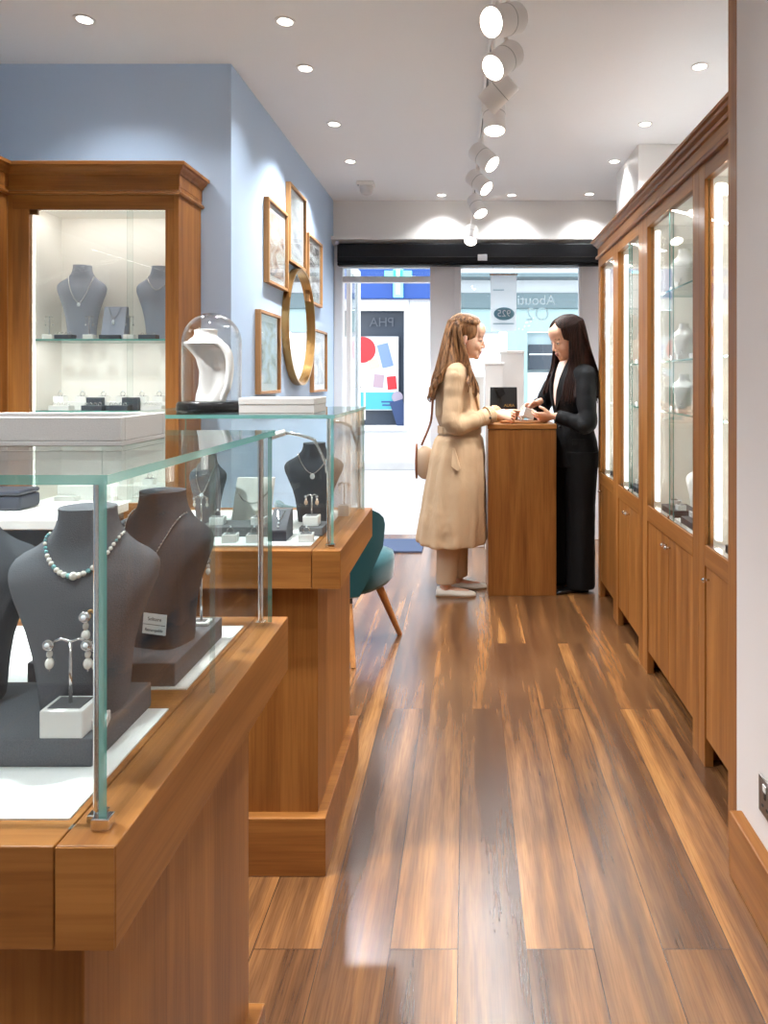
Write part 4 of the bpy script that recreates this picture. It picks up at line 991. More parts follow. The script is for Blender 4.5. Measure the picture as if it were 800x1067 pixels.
# local: x forward, y left
ring = lambda z, a, b_, cx=.03: [chairP((cx+a*math.copysign(abs(math.cos(t))**.75, math.cos(t)), b_*math.copysign(abs(math.sin(t))**.75, math.sin(t)), z)) for t in [2*PI*k/40 for k in range(40)]]
MB().loft([ring(.285, .17, .19), ring(.295, .21, .225), ring(.32, .228, .243), ring(.40, .235, .25), ring(.44, .23, .245), ring(.458, .19, .21), ring(.464, .1, .12)]).build('seat', teal, ch, smooth=True)
n = 40; rings = []
ZS = [.292, .30, .34, .40, .46, .52, .58, .63, .665, .69, .707, .718, .724]
for i_, z in enumerate(ZS):
    ext = .95+.42*min(1, max(0, (z-.3)/.22)); ext -= .42*max(0, (z-.60)/.124)**3
    lean = .05*((z-.3)/.37); ro, ri = .262+lean, .222+lean
    if i_ == 0: ro -= .012
    if i_ >= len(ZS)-2: ro -= .006*(i_-len(ZS)+3); ri += .006*(i_-len(ZS)+3)
    arcp = []
    for k in range(n+1):
        an = PI+(-1+2*k/n)*ext; arcp.append(chairP((ro*math.cos(an)*.96, ro*math.sin(an), z)))
    for k in range(n, -1, -1):
        an = PI+(-1+2*k/n)*ext*.985; arcp.append(chairP((ri*math.cos(an)*.96, ri*math.sin(an), z)))
    rings.append(arcp)
MB().loft(rings).build('backrest', teal, ch, smooth='auto')
for lx, ly, in ((.13, .14), (.13, -.14), (-.14, .14), (-.14, -.14)):
    a_, b_ = chairP((lx, ly, .295)), chairP((lx*1.65, ly*1.65, 0))
    lg = MB().cyl(a_.lerp(b_, .1), b_, .021, .0125, 16).build('leg', walnutZ, ch, smooth='auto')
    MB().cyl(a_, a_.lerp(b_, .13), .024, .022, 16).build('ferrule', blackP, lg, smooth='auto')
    
# ------------------------------------------------------------------ people
def remesh(o, vox, it=2, f=.5):
    m = o.modifiers.new('remesh', 'REMESH'); m.mode = 'VOXEL'; m.voxel_size = vox; m.use_smooth_shade = True
    if it:
        s_ = o.modifiers.new('smooth', 'SMOOTH'); s_.iterations = it; s_.factor = f
    return o
def folds(o, size, strength, seed=0):
    t = bpy.data.textures.new('fold_clouds', 'CLOUDS'); t.noise_scale = size; t.noise_depth = 2
    d = o.modifiers.new('folds', 'DISPLACE'); d.texture = t; d.texture_coords = 'LOCAL'; d.strength = strength; d.mid_level = .5
    return o
def skin_mat(name, rgb):
    return plain(name, rgb, .5, 0, .35, Subsurface_Weight=.08, Subsurface_Scale=.01)
def head(mb, M, s=1.0):
    R3 = M.to_3x3()
    def E(c, r): mb.sph(M @ (V(c)*s), tuple(v*s for v in r), 24, 16, R3)
    E((-.012, 0, .04), (.098, .078, .088)); E((.018, 0, -.02), (.072, .064, .092)); E((.035, 0, -.072), (.05, .046, .042))
    E((.074, 0, -.096), (.018, .022, .017)); E((.06, 0, .055), (.038, .058, .045)); E((.058, .028, -.032), (.03, .026, .03)); E((.058, -.028, -.032), (.03, .026, .03))
    E((.072, 0, .03), (.022, .052, .03))
    mb.cap(M @ (V((.088, 0, .006))*s), M @ (V((.106, 0, -.031))*s), .008*s, .0095*s)
    for k in (-1, 1):
        E((.095, k*.010, -.036), (.010, .008, .007)); E((-.008, k*.076, -.012), (.016, .009, .03))
        E((.074, k*.031, .0), (.012, .016, .011)); E((.0785, k*.031, .004), (.0105, .0155, .0085))
    E((.084, 0, -.050), (.013, .022, .013)); E((.082, 0, -.082), (.011, .020, .012))
    E((.09, 0, -.06), (.011, .022, .007)); E((.087, 0, -.072), (.011, .02, .008))
def face_parts(M, s, root, lipc, browc):
    eyeW = plain('eye white', (230, 226, 222), .2); iris = plain('iris', (60, 42, 30), .2)
    lipM = plain('lips', lipc, .4); brM = plain('brow hair', browc, .8)
    R3 = M.to_3x3(); P = lambda c: M @ (V(c)*s)
    for k in (-1, 1):
        e = MB().sph(P((.080, k*.031, -.001)), tuple(v*s for v in (.008, .013, .007)), 14, 10, R3).build('eye', eyeW, root, smooth=True)
        MB().sph(P((.0855, k*.031, -.003)), tuple(v*s for v in (.0035, .0055, .0055)), 12, 8, R3).build('iris', iris, e, smooth=True)
        MB().tube(cr([P((.087, k*.012, .020)), P((.088, k*.03, .026)), P((.074, k*.05, .020))], 4), .0022*s, 6).build('eyebrow', brM, root)
        MB().tube(cr([P((.087, k*.016, .002)), P((.0895, k*.031, .0065)), P((.083, k*.046, .001))], 4), .0014*s, 6).build('eyelash', brM, root)
    MB().sph(P((.0935, 0, -.0605)), tuple(v*s for v in (.0085, .021, .0045)), 14, 8, R3).sph(P((.091, 0, -.0705)), tuple(v*s for v in (.0085, .018, .0055)), 14, 8, R3).build('lips', lipM, root, smooth=True)
def hand(mb, W, d, n_, side, curl=.5, spread=.0, k=1.0, pinch=False):
    W = V(W); d = V(d).normalized(); n_ = (V(n_)-d*V(n_).dot(d)).normalized(); s_ = d.cross(n_)*side
    el = lambda c, hw, ht: [c + s_*hw*math.cos(2*PI*i/16)+n_*ht*math.sin(2*PI*i/16) for i in range(16)]
    mb.loft([el(W-d*.05*k, .024*k, .02*k), el(W, .024*k, .018*k), el(W+d*.03*k, .034*k, .017*k), el(W+d*.065*k, .04*k, .015*k), el(W+d*.088*k, .038*k, .011*k)])
    for i, L in enumerate((.068, .078, .073, .056)):
        p = W+d*(.082-.004*abs(i-1))*k + s_*(.031-.0205*i)*k
        a = .15+(curl*(1+.12*i) if not (pinch and i == 0) else curl*1.1)
        q_ = p; r = (.0078-.0004*i)*k
        for j, fr_ in enumerate((.45, .31, .24)):
            ang = a*(j+.4)*.75
            dd = (d*math.cos(ang)+n_*math.sin(ang)+s_*spread*(1.5-i)*.12).normalized()
            nx = q_+dd*L*fr_*k; mb.cap(q_, nx, r, r*.9); q_ = nx; r *= .9
    p = W+d*.022*k+s_*.026*k+n_*.004*k
    q1 = p+(d*.62+s_*.55+n_*.35).normalized()*.042*k; q2 = q1+(d*.85+s_*.02+n_*.5).normalized()*.03*k
    mb.cap(p, q1, .013*k, .010*k); mb.cap(q1, q2, .0098*k, .008*k)
def oval(cx, cy, z, a, b_, M=None, n=72, ex=2.15, pleat=0, np_=13, ph=0):
    out = []
    for i in range(n):
        t = 2*PI*i/n; c_, s_ = math.cos(t), math.sin(t); k = 1+pleat*(math.sin(np_*t+ph)+.5*math.sin((np_*.5)*t*2+1.3+ph))*.6
        p = V((cx+a*k*math.copysign(abs(c_)**(2/ex), c_), cy+b_*k*math.copysign(abs(s_)**(2/ex), s_), z))
        out.append(M @ p if M else p)
    return out
def cloth(name, rgb, rough=.85, wr=.5, sc_=14, **kw):
    m, nt, p, out = newmat(name); N = nt.nodes.new; L = nt.links.new
    p.inputs['Base Color'].default_value = s2l(rgb); p.inputs['Roughness'].default_value = rough; p.inputs['Specular IOR Level'].default_value = .25
    tc = N('ShaderNodeTexCoord'); mp = N('ShaderNodeMapping'); mp.inputs['Scale'].default_value = (1, 1, .35)
    n1 = N('ShaderNodeTexNoise'); n1.inputs['Scale'].default_value = sc_; n1.inputs['Detail'].default_value = 3; n1.inputs['Distortion'].default_value = .8
    b_ = N('ShaderNodeBump'); b_.inputs['Strength'].default_value = wr; b_.inputs['Distance'].default_value = .02
    L(tc.outputs['Object'], mp.inputs['Vector']); L(mp.outputs[0], n1.inputs['Vector']); L(n1.outputs['Fac'], b_.inputs['Height']); L(b_.outputs['Normal'], p.inputs['Normal'])
    return m
def hair_mat(name, dark, light):
    m, nt, p, out = newmat(name); N = nt.nodes.new; L = nt.links.new
    tc = N('ShaderNodeTexCoord'); mp = N('ShaderNodeMapping'); mp.inputs['Scale'].default_value = (70, 70, 7)
    n1 = N('ShaderNodeTexNoise'); n1.inputs['Scale'].default_value = 1; n1.inputs['Detail'].default_value = 3
    r = N('ShaderNodeValToRGB'); r.color_ramp.elements[0].position = .35; r.color_ramp.elements[1].position = .68; r.color_ramp.elements[0].color = s2l(dark); r.color_ramp.elements[1].color = s2l(light)
    L(tc.outputs['Object'], mp.inputs['Vector']); L(mp.outputs[0], n1.inputs['Vector']); L(n1.outputs['Fac'], r.inputs['Fac']); L(r.outputs['Color'], p.inputs['Base Color'])
    p.inputs['Roughness'].default_value = .5; p.inputs['Specular IOR Level'].default_value = .22
    return m
def strand(mb, pts, r0, r1, seg=7, n=6):
    c_ = cr(pts, n); k = len(c_)
    rad = [r0*(min(1, .5+3*i/k))*(1-i/(k-1)) + r1*(i/(k-1)) for i in range(k)]
    mb.tube(c_, rad, seg)

def hair_sheet(mb, HM, S, phim, ends, mids, seed, N=150, th=.012, wave=.0, jag=.03):
    rr_ = random.Random(seed); ths = [88, 74, 60, 45, 30, 16, 4, -8]
    cen = V((-.02, 0, .040)); rx, ry, rz = .108, .094, .098
    jit = [rr_.random() for _ in range(N)]; low = [rr_.random() for _ in range(N)]
    # smooth the tip jitter into locks
    lock = [math.sin(k*.55+seed)+.6*math.sin(k*1.27+2*seed) for k in range(N)]
    cols = []
    for k in range(N):
        u_ = -1+2*k/(N-1); sg = 1 if u_ >= 0 else -1; au = abs(u_); path = []; inner = []
        rid = 1+.018*math.sin(k*1.9+seed)+.012*math.sin(k*.83)
        for t_ in ths:
            fm = phim(t_, sg); ph_ = PI-(PI-math.radians(fm))*au; a_ = math.radians(t_)
            d_ = V((rx*math.cos(ph_)*math.cos(a_), sg*ry*math.sin(ph_)*math.cos(a_), rz*math.sin(a_)))
            path.append(HM @ ((cen+d_*rid)*S)); inner.append(HM @ ((cen+d_*.93)*S))
        last = path[-1]; m_ = V(mids(u_)); e_ = V(ends(u_))+V((0, 0, jag*(lock[k]*.5+.3*jit[k])))
        c_ = cr([last, m_, m_.lerp(e_, .5), e_], 5)[1:]
        axis = HM @ V((-.02, 0, -.1))
        for i, p in enumerate(c_):
            t_ = (i+1)/len(c_); w_ = V((p.x-axis.x, p.y-axis.y, 0)); w_ = w_.normalized() if w_.length > 1e-6 else V((1, 0, 0))
            tng = V((-w_.y, w_.x, 0))
            p = p + w_*(.006*math.sin(k*1.9+seed)+.004*lock[k]*t_) + tng*(wave*math.sin(t_*9+k*.09)*t_) + w_*(wave*.8*math.sin(t_*10+k*.13+1)*t_)
            path.append(p); inner.append(p-w_*th*(1-.8*t_))
        cols.append((path, inner))
    rows = len(cols[0][0])
    rings = [[c_[0][r] for c_ in cols]+[c_[1][r] for c_ in reversed(cols)] for r in range(rows)]
    mb.loft(rings, cap=False)

# ---- woman in the trench coat (faces +x)
P1 = thing('person', 'woman in a beige belted trench coat leaning on the desk', 'person', (-.07, 4.3, 0))
Y0 = 4.31
sk1 = skin_mat('fair skin', (226, 178, 150)); coatM = cloth('beige gabardine', (194, 162, 128), .85, 1.0, 9); troM = cloth('sand trousers', (198, 172, 144), .85, .4, 16)
mb = MB()
HM1 = Matrix.Translation((.004, 4.30, 1.575)) @ Matrix.Rotation(-.06, 4, 'Z') @ Matrix.Rotation(.2, 4, 'Y')
HS = 1.06
head(mb, HM1, HS)
mb.tube(cr([(-.012, 4.30, 1.53), (-.045, Y0, 1.46), (-.065, Y0, 1.36)], 4), [.05]*4+[.052]*4+[.08], 16)
mb.loft([oval(-.065, Y0, z, a*.85, b_*.85) for z, a, b_ in ((.88, .11, .15), (.95, .115, .15), (1.05, .095, .125), (1.2, .105, .145), (1.34, .09, .15), (1.40, .06, .10))])
ra = [V((-.062, 4.17, 1.345)), V((-.07, 4.105, 1.055)), V((.165, 4.225, 1.106))]
la_ = [V((-.062, 4.455, 1.345)), V((-.03, 4.54, 1.06)), V((.22, 4.45, 1.10))]
for A in (ra, la_):
    mb.cap(A[0], A[1], .045, .036); mb.cap(A[1], A[2], .036, .025)
hand(mb, ra[2]+V((.02, .005, 0)), V((1, .12, -.12)), V((.1, .9, -.8)), 1, .85)
hand(mb, la_[2]+V((.02, 0, 0)), V((1, -.15, .02)), V((.0, -.6, -.8)), -1, .6)
lr = [V((-.08, 4.25, .90)), V((-.105, 4.22, .49)), V((-.125, 4.215, .085))]
ll = [V((-.08, 4.38, .90)), V((-.085, 4.375, .49)), V((-.055, 4.37, .085))]
for A in (lr, ll):
    mb.cap(A[0], A[1], .075, .05); mb.cap(A[1], A[2], .05, .034); mb.cap(A[2], A[2]+V((.0, 0, -.045)), .034, .03)
    mb.cap(A[2]+V((-.02, 0, -.05)), A[2]+V((.13, 0, -.064)), .03, .016)
body = remesh(mb.build('body', sk1, P1), .0038, 2)
face_parts(HM1, HS, P1, (190, 108, 98), (110, 78, 52))
# trousers
mb = MB()
for A, in ((lr,), (ll,)):
    mb.loft([oval(A[2].x+(A[0].x-A[2].x)*t, A[2].y+(A[0].y-A[2].y)*t, .075+(.85-.075)*t, r, r*.95, n=32, pleat=.015, np_=5) for t, r in ((0, .061), (.1, .064), (.3, .074), (.5, .082), (.8, .10), (1, .11))])
folds(remesh(mb.build('trousers', troM, P1), .008, 2), .14, .008)
def shoe(mb, heel, L, w, fz=0, yaw=0, hh=.055, M=None):
    rings = []
    for t, ww, h in ((0, .3, .5), (.03, .7, .95), (.12, .92, 1), (.3, .9, .85), (.5, .92, .62), (.7, 1.0, .56), (.85, .9, .5), (.95, .62, .4), (1, .2, .25)):
        c_ = V((heel[0]+L*t*math.cos(yaw), heel[1]+L*t*math.sin(yaw), fz)); s_ = V((-math.sin(yaw), math.cos(yaw), 0))
        rings.append([c_ + s_*(w/2*ww*x) + V((0, 0, hh*h*z)) for x, z in ((-.8, 0), (.8, 0), (1, .12), (.98, .5), (.72, .88), (.3, 1), (-.3, 1), (-.72, .88), (-.98, .5), (-1, .12))])
    mb.loft(rings)
shM = plain('cream leather', (232, 222, 208), .4)
for A, yw in ((lr, -.05), (ll, -.02)):
    mb = MB(); shoe(mb, (A[2].x-.062, A[2].y+.004), .245, .08, .004, yw, .052); so_ = mb.build('shoe', shM, P1, smooth=True)
    mb = MB(); shoe(mb, (A[2].x-.064, A[2].y+.004), .249, .084, 0, yw, .008); mb.build('sole', plain('tan sole', (150, 112, 78), .6), so_, smooth='auto')
# coat
mb = MB()
CO = [(1.455, -.062, .05, .06, 0), (1.43, -.066, .062, .095, 0), (1.412, -.068, .080, .155, 0), (1.385, -.068, .098, .192, 0), (1.30, -.064, .122, .20, 0), (1.20, -.064, .131, .185, .004), (1.10, -.06, .134, .170, .012), (1.05, -.050, .128, .158, .014), (1.02, -.044, .121, .150, .010), (.985, -.044, .122, .151, .014),
      (.95, -.048, .148, .18, .03), (.85, -.056, .168, .205, .032), (.65, -.07, .188, .23, .036), (.45, -.085, .207, .245, .044), (.33, -.093, .216, .255, .05), (.315, -.093, .214, .253, .05)]
mb.loft([oval(cx_, Y0, z, a, b_, pleat=pl, n=110, np_=12) for z, cx_, a, b_, pl in reversed(CO)])
def sleeve(mb, A, r=(.070, .062, .057, .059, .052, .049)):
    e_ = A[1]
    pts = cr([A[0]+V((0, 0, -.004)), A[0].lerp(e_, .5)+V((-.012, 0, 0)), e_+V((-.012, 0, -.006)), e_.lerp(A[2], .5)+V((0, 0, -.01)), A[2]], 6)
    k = len(pts); rr = []
    for i in range(k):
        t = i/(k-1)*(len(r)-1.001); j = int(t); rr.append((r[j]+(r[j+1]-r[j])*(t-j))*(1+.035*math.sin(i*1.9)))
    mb.tube(pts, rr, 20); mb.sph(pts[0]-V((0, 0, .008)), rr[0]*.98, 20, 12)
for A in (ra, la_): sleeve(mb, A)
coat = folds(remesh(mb.build('coat', coatM, P1), .0075, 6), .16, .010)
# belt, collar, lapel, cuffs, pocket, buttons
mb = MB(); mb.loft([oval(-.044, Y0, z, .130+k, .160+k, n=64) for z, k in ((.985, 0), (.985, .007), (1.028, .007), (1.028, 0))], cap=False); mb.build('belt', coatM, coat, smooth='auto')
mb = MB(); mb.loft([oval(cx_, Y0, z, a, b_, n=48) for z, cx_, a, b_ in ((1.395, -.068, .092, .13), (1.41, -.067, .09, .12), (1.47, -.062, .066, .078), (1.475, -.062, .058, .07), (1.42, -.066, .06, .085))], cap=False); mb.build('collar', coatM, coat, smooth='auto')
for sy in (-1, 1):
    ys = Y0+sy*.05
    MB().loft([[p, p+V((.01, sy*.006, 0))*1.0, q_+V((.012, sy*.008, 0)), q_] for p, q_ in ((V((.004, ys, 1.40)), V((.006, ys-sy*-.055, 1.385))), (V((.055, ys-sy*.01, 1.30)), V((.03, ys+sy*.075, 1.30))), (V((.068, ys-sy*.02, 1.23)), V((.045, ys+sy*.07, 1.235))), (V((.075, ys-sy*.035, 1.10)), V((.074, ys-sy*.02, 1.10))))]).build('lapel', coatM, coat, smooth='auto')
for A in (ra, la_):
    d = (A[2]-A[1]).normalized(); cf = MB().cyl(A[2]-d*.05, A[2]-d*.022, .057, .0555, 24).build('cuff_strap', coatM, coat, smooth='auto')
    MB().sph(A[2]-d*.036+V((.01, -.055, -.012)), .009, 10, 8).build('cuff_button', plain('horn button', (74, 54, 40), .4), cf, smooth=True)
a_ = V((-.05, Y0-.187, .93)); MB().prism([(-.092, Y0-.218, .80), (-.05, Y0-.224, .772), (-.034, Y0-.222, .79), (-.07, Y0-.199, .91), (-.085, Y0-.197, .91)], (0, -.012, 0)).build('pocket_flap', coatM, coat, bevel=.004)
for bx, bz in ((.073, .94), (.066, 1.12)): MB().sph((bx, Y0-.05, bz), .009, 10, 8).build('button', plain('tan button', (150, 116, 84), .4), coat, smooth=True)
# earring
MB().torus(HM1 @ V((-.003, -.086, -.05)), .012, .0018, 18, 6, Matrix.Rotation(PI/2, 3, 'X')).build('hoop_earring', silver, P1, smooth=True)
# hair
h1m = hair_mat('light brown hair', (70, 44, 27), (158, 112, 72))
mb = MB(); R3 = HM1.to_3x3()
H = lambda c: HM1 @ (V(c)*HS)
rr = random.Random(3)
mb.sph(H((-.022, 0, .040)), tuple(v*HS for v in (.100, .088, .090)), 28, 18, R3)
def phim1(t, sg): return 5 if t > 55 else (16 if t > 40 else (42 if t > 25 else (80 if t > 12 else 98)))
def mids1(u):
    a = abs(u); sg = 1 if u > 0 else -1
    if a > .84: return (.012, 4.30+sg*.140, 1.43)
    if a > .60: return (-.045, 4.30+sg*.10, 1.445)
    return (-.175+.10*a, 4.30+sg*.150*min(1, a*1.7), 1.43)
def ends1(u):
    a = abs(u); sg = 1 if u > 0 else -1
    if a > .84: t = (a-.84)/.16; return (.012+.068*t, 4.30+sg*(.205-.04*t), 1.255-.02*t)
    if a > .60: return (-.04, 4.30+sg*.085, 1.375)
    return (-.222+.10*a*a, 4.30+sg*.20*min(1, a*1.6), 1.20+.06*a)
hair_sheet(mb, HM1, HS, phim1, ends1, mids1, 3, wave=.012, jag=.055)
for i in range(34):
    u_ = -1+2*(i+.5)/34; sg = 1 if u_ > 0 else -1; a = abs(u_)
    fm = 100; ph_ = PI-(PI-math.radians(fm))*a
    pt = lambda t, k=1.0: H((-.02+.112*k*math.cos(PI-(PI-math.radians(phim1(t, sg)))*a)*math.cos(math.radians(t)), sg*.098*k*math.sin(PI-(PI-math.radians(phim1(t, sg)))*a)*math.cos(math.radians(t)), .04+.101*k*math.sin(math.radians(t))))
    m_, e_ = V(mids1(u_)), V(ends1(u_))
    o_ = V((m_.x+.03, m_.y-4.30, 0)); o_ = o_.normalized()*.008
    wv = lambda t: V((math.sin(t*9+i)*.012, math.cos(t*8+i*2)*.010, 0))*t
    strand(mb, [pt(80), pt(55), pt(30), pt(4), m_+o_+wv(.3), m_.lerp(e_, .5)+o_*1.4+wv(.7), e_+o_*1.6+wv(1)+V((0, 0, -.03*rr.random()))], .0085, .003, 6)
mb.build('hair', h1m, P1, smooth=True)
# shoulder bag
bg = thing('shoulder_bag', 'beige shoulder bag with tan edge hanging behind the trench coat', 'bag', (-.30, 4.40, .70))
bc = V((-.262, 4.34, .815))
tanM = plain('tan leather strap', (150, 96, 66), .5); bagB = plain('beige canvas', (206, 176, 146), .75)
mb = MB(); rg = []
for k in range(-6, 7):
    t = k/6; w_ = math.sqrt(max(.02, 1-t*t*.92))
    rg.append([V((bc.x+t*.062, bc.y+.05*w_*math.cos(2*PI*i/28)*(1), bc.z-.01+ (.115*w_)*math.sin(2*PI*i/28)*(1 if math.sin(2*PI*i/28) < 0 else .85))) for i in range(28)])
mb.loft(rg).build('pouch', bagB, bg, smooth=True)
mb = MB(); mb.torus((0, 0, 0), 1, .07, 40, 8)
for v in mb.bm.verts: v.co = V((bc.x-.052+v.co.z*.10, bc.y+v.co.x*.04, bc.z-.01+v.co.y*.104))
mb.build('piping', tanM, bg, smooth=True)
MB().tube(cr([(bc.x-.02, 4.33, bc.z+.09), (-.225, 4.32, 1.05), (-.205, 4.25, 1.20), (-.17, 4.20, 1.32), (-.10, 4.185, 1.41), (-.05, 4.185, 1.405)], 6), .0075, 8).build('strap', tanM, bg, smooth=True)

# ---- woman in the black suit (faces -x, turned a little to the camera)
A2 = .42
P2 = thing('person', 'woman in a black trouser suit behind the service desk', 'person', (.69, 4.36, 0))
T2 = Matrix.Translation((.678, 4.395, 0)) @ Matrix.Rotation(PI+A2, 4, 'Z')
sk2 = skin_mat('warm skin', (222, 172, 144)); suit = cloth('black suiting', (17, 17, 19), .75, .5, 15); trou2 = cloth('black trouser cloth', (13, 13, 14), .8, .35, 12)
mb = MB()
HM2 = Matrix.Translation((.628, 4.33, 1.572)) @ Matrix.Rotation(PI+.36, 4, 'Z') @ Matrix.Rotation(.36, 4, 'Y')
HS2 = 1.05
head(mb, HM2, HS2)
L2 = lambda x, y, z: T2 @ V((x, y, z))
mb.tube(cr([HM2 @ V((-.03, 0, -.04)), L2(.03, 0, 1.46), L2(.0, 0, 1.36)], 4), [.05]*4+[.052]*4+[.08], 16)
mb.loft([oval(.0, 0, z, a*.82, b_*.82, T2) for z, a, b_ in ((.88, .11, .15), (.95, .115, .15), (1.05, .095, .125), (1.2, .105, .14), (1.34, .085, .145), (1.41, .055, .09))])
na = [L2(-.0, .152, 1.352), V((.738, 4.155, 1.055)), V((.555, 4.235, 1.092))]
fa = [L2(-.0, -.152, 1.352), L2(.10, -.235, 1.10), V((.462, 4.44, 1.165))]
for A in (na, fa):
    mb.cap(A[0], A[1], .044, .035); mb.cap(A[1], A[2], .035, .024)
hand(mb, na[2]+V((-.025, .012, -.002)), V((-1, .38, -.06)), V((0, .75, .6)), -1, .55)
hand(mb, fa[2]+V((-.02, -.012, .0)), V((-.95, -.35, -.35)), V((.25, -.6, -.75)), 1, 1.0, pinch=True)
l2r = [L2(0, .085, .9), L2(.0, .085, .48), L2(0, .085, .09)]; l2l = [L2(0, -.085, .9), L2(.01, -.085, .48), L2(.02, -.085, .09)]
for A in (l2r, l2l):
    mb.cap(A[0], A[1], .075, .05); mb.cap(A[1], A[2], .05, .034); f_ = T2.to_3x3() @ V((1, 0, 0))
    mb.cap(A[2], A[2]-V((0, 0, .05)), .034, .03); mb.cap(A[2]-V((0, 0, .055)), A[2]+f_*.09-V((0, 0, .07)), .024, .012)
remesh(mb.build('body', sk2, P2), .0038, 2)
face_parts(HM2, HS2, P2, (182, 112, 104), (58, 40, 34))
mb = MB()
for A in (l2r, l2l):
    rings = []
    for t, r in ((0, .088), (.02, .09), (.3, .088), (.6, .09), (.85, .102), (1, .112)):
        c_ = A[2].lerp(A[0], t); rings.append(oval(c_.x, c_.y, .022+.85*t, r, r, n=48, pleat=.03*(1-t), np_=7))
    mb.loft(rings)
folds(remesh(mb.build('trousers', trou2, P2), .008, 2), .15, .008)
for A in (l2r, l2l):
    hl = A[2] - f_*.05
    mb = MB(); shoe(mb, (hl.x, hl.y), .25, .078, .002, PI+A2, .05); mb.build('shoe', plain('black patent leather', (14, 14, 15), .15), P2, smooth=True)
mb = MB()
JA = [(1.45, .01, .052, .065), (1.43, .005, .06, .09), (1.405, 0, .075, .15), (1.375, 0, .095, .178), (1.30, .004, .115, .182), (1.20, .006, .122, .17), (1.10, .0, .108, .148), (1.02, -.002, .108, .146), (.93, -.004, .125, .172), (.83, -.006, .136, .186), (.78, -.006, .138, .188), (.77, -.006, .135, .185)]
mb.loft([oval(cx_, 0, z, a, b_, T2, n=80, pleat=.006) for z, cx_, a, b_ in reversed(JA)])
for A in (na, fa): sleeve(mb, A, (.068, .062, .056, .054, .046, .042))
jk = folds(remesh(mb.build('jacket', suit, P2), .0075, 6), .15, .010)
mb = MB()
mb.loft([[L2(x, -w_, z), L2(x+.006, 0, z), L2(x, w_, z), L2(x-.03, 0, z)] for z, x, w_ in ((1.47, .055, .035), (1.42, .077, .05), (1.36, .100, .05), (1.28, .121, .042), (1.20, .130, .026), (1.14, .124, .01))])
mb.build('blouse', plain('blush satin', (226, 202, 190), .4), P2, smooth='auto')
for sy in (-1, 1):
    MB().loft([[L2(x+.004, sy*w0, z), L2(x+.016, sy*w0, z), L2(x2+.014, sy*(w0+w1), z), L2(x2, sy*(w0+w1), z)] for z, x, x2, w0, w1 in ((1.455, .045, .03, .05, .018), (1.40, .085, .065, .058, .04), (1.32, .118, .098, .05, .055), (1.25, .13, .112, .036, .05), (1.13, .124, .122, .008, .012))]).build('lapel', suit, jk, smooth='auto')
for z in (1.10, 1.02): MB().sph(L2(.115, .02, z), .009, 10, 8).build('button', blackP, jk, smooth=True)
MB().prism([tuple(L2(.02, .166, .95)), tuple(L2(.09, .128, .95)), tuple(L2(.09, .132, .915)), tuple(L2(.02, .170, .915))], (T2.to_3x3() @ V((.006, .012, 0)))).build('pocket_flap', suit, jk)
for A in (na, fa):
    pass
h2m = hair_mat('dark brown hair', (22, 13, 11), (66, 40, 32))
mb = MB(); R3 = HM2.to_3x3()
H2 = lambda c: HM2 @ (V(c)*HS2)
mb.sph(H2((-.022, 0, .040)), tuple(v*HS2 for v in (.100, .088, .090)), 28, 18, R3)
rr = random.Random(5)
def phim2(t, sg): return 4 if t > 55 else (13 if t > 40 else (36 if t > 25 else (55 if t > 12 else (64 if t > 0 else 70))))
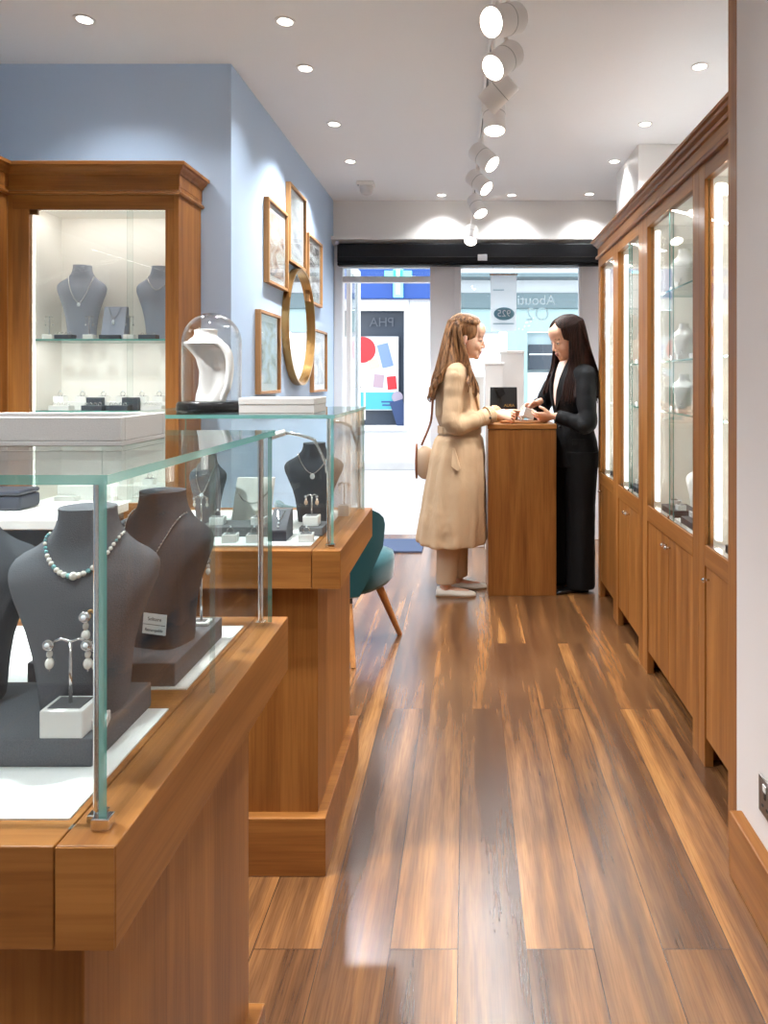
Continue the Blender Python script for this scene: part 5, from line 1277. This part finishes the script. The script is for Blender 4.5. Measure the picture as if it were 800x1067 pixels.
# local frame of the suit: x forward, +y is the side nearer the camera; head sides map the same way
def mids2(u):
    a = abs(u); sg = 1 if u > 0 else -1
    if a > .62: t = (a-.62)/.38; return L2(.035+.06*t, sg*(.118-.022*t), 1.41)
    return L2(-.125+.10*a, sg*.13*min(1, a*1.8), 1.42)
def ends2(u):
    a = abs(u); sg = 1 if u > 0 else -1
    if a > .62: t = (a-.62)/.38; return L2(.10+.055*t, sg*(.165-.075*t), 1.19+(.06 if sg < 0 else 0))
    return L2(-.150+.05*a*a, sg*.15*min(1, a*1.6), 1.19+.03*a)
hair_sheet(mb, HM2, HS2, phim2, ends2, mids2, 5, wave=.003, jag=.03)
for i in range(40):
    u_ = -1+2*(i+.5)/40; sg = 1 if u_ > 0 else -1; a = abs(u_)
    pt = lambda t, k=1.0: H2((-.02+.111*k*math.cos(PI-(PI-math.radians(phim2(t, sg)))*a)*math.cos(math.radians(t)), sg*.097*k*math.sin(PI-(PI-math.radians(phim2(t, sg)))*a)*math.cos(math.radians(t)), .04+.1*k*math.sin(math.radians(t))))
    m_, e_ = V(mids2(u_)), V(ends2(u_)); cc_ = L2(0, 0, 1.4); o_ = V((m_.x-cc_.x, m_.y-cc_.y, 0)).normalized()*.008
    strand(mb, [pt(82), pt(55), pt(30), pt(4), m_+o_, m_.lerp(e_, .5)+o_*1.4, e_+o_*1.5+V((0, 0, -.035*rr.random()))], .0075, .003, 6)
mb.build('hair', h2m, P2, smooth=True)

# ------------------------------------------------------------------ light from outside
w = bpy.data.worlds.new('World'); sc.world = w; w.use_nodes = True
nt = w.node_tree; bgn = nt.nodes['Background']
sky = nt.nodes.new('ShaderNodeTexSky'); sky.sky_type = 'HOSEK_WILKIE'; sky.turbidity = 8; sky.sun_direction = (0.3, -.5, .8); sky.ground_albedo = .5
mixc = nt.nodes.new('ShaderNodeMix'); mixc.data_type = 'RGBA'; mixc.inputs['Factor'].default_value = .85; mixc.inputs['B'].default_value = (.93, .97, 1.0, 1)
nt.links.new(sky.outputs['Color'], mixc.inputs['A']); nt.links.new(mixc.outputs['Result'], bgn.inputs['Color'])
bgn.inputs['Strength'].default_value = 4.9
pl = bpy.data.lights.new('window_portal', 'AREA'); pl.shape = 'RECTANGLE'; pl.size = 2.0; pl.size_y = 2.2; pl.cycles.is_portal = True
po_ = bpy.data.objects.new('window_portal', pl); C.objects.link(po_); po_.location = (-.03, YF+.12, 1.2); po_.rotation_euler = V((0, -1, 0)).to_track_quat('-Z', 'Y').to_euler()

# ------------------------------------------------------------------ camera
cam = bpy.data.cameras.new('camera'); co = bpy.data.objects.new('camera', cam); C.objects.link(co)
co.location = (0, 0, 1.32); co.rotation_euler = (PI/2, 0, 0)
cam.sensor_width = 36; cam.sensor_fit = 'AUTO'; cam.lens = 36*720/1067
cam.shift_x = -(486-400)/1067; cam.shift_y = -(533.5-395)/1067
cam.clip_start = .01
sc.camera = co
sc.view_settings.view_transform = 'Standard'; sc.view_settings.look = 'None'; sc.view_settings.gamma = 1; sc.view_settings.use_curve_mapping = False
sc.view_settings.exposure = .08
cy = sc.cycles
cy.use_denoising = True; cy.transparent_max_bounces = 40; cy.max_bounces = 10; cy.diffuse_bounces = 5; cy.glossy_bounces = 5; cy.caustics_reflective = False; cy.caustics_refractive = False
cy.sample_clamp_indirect = 8
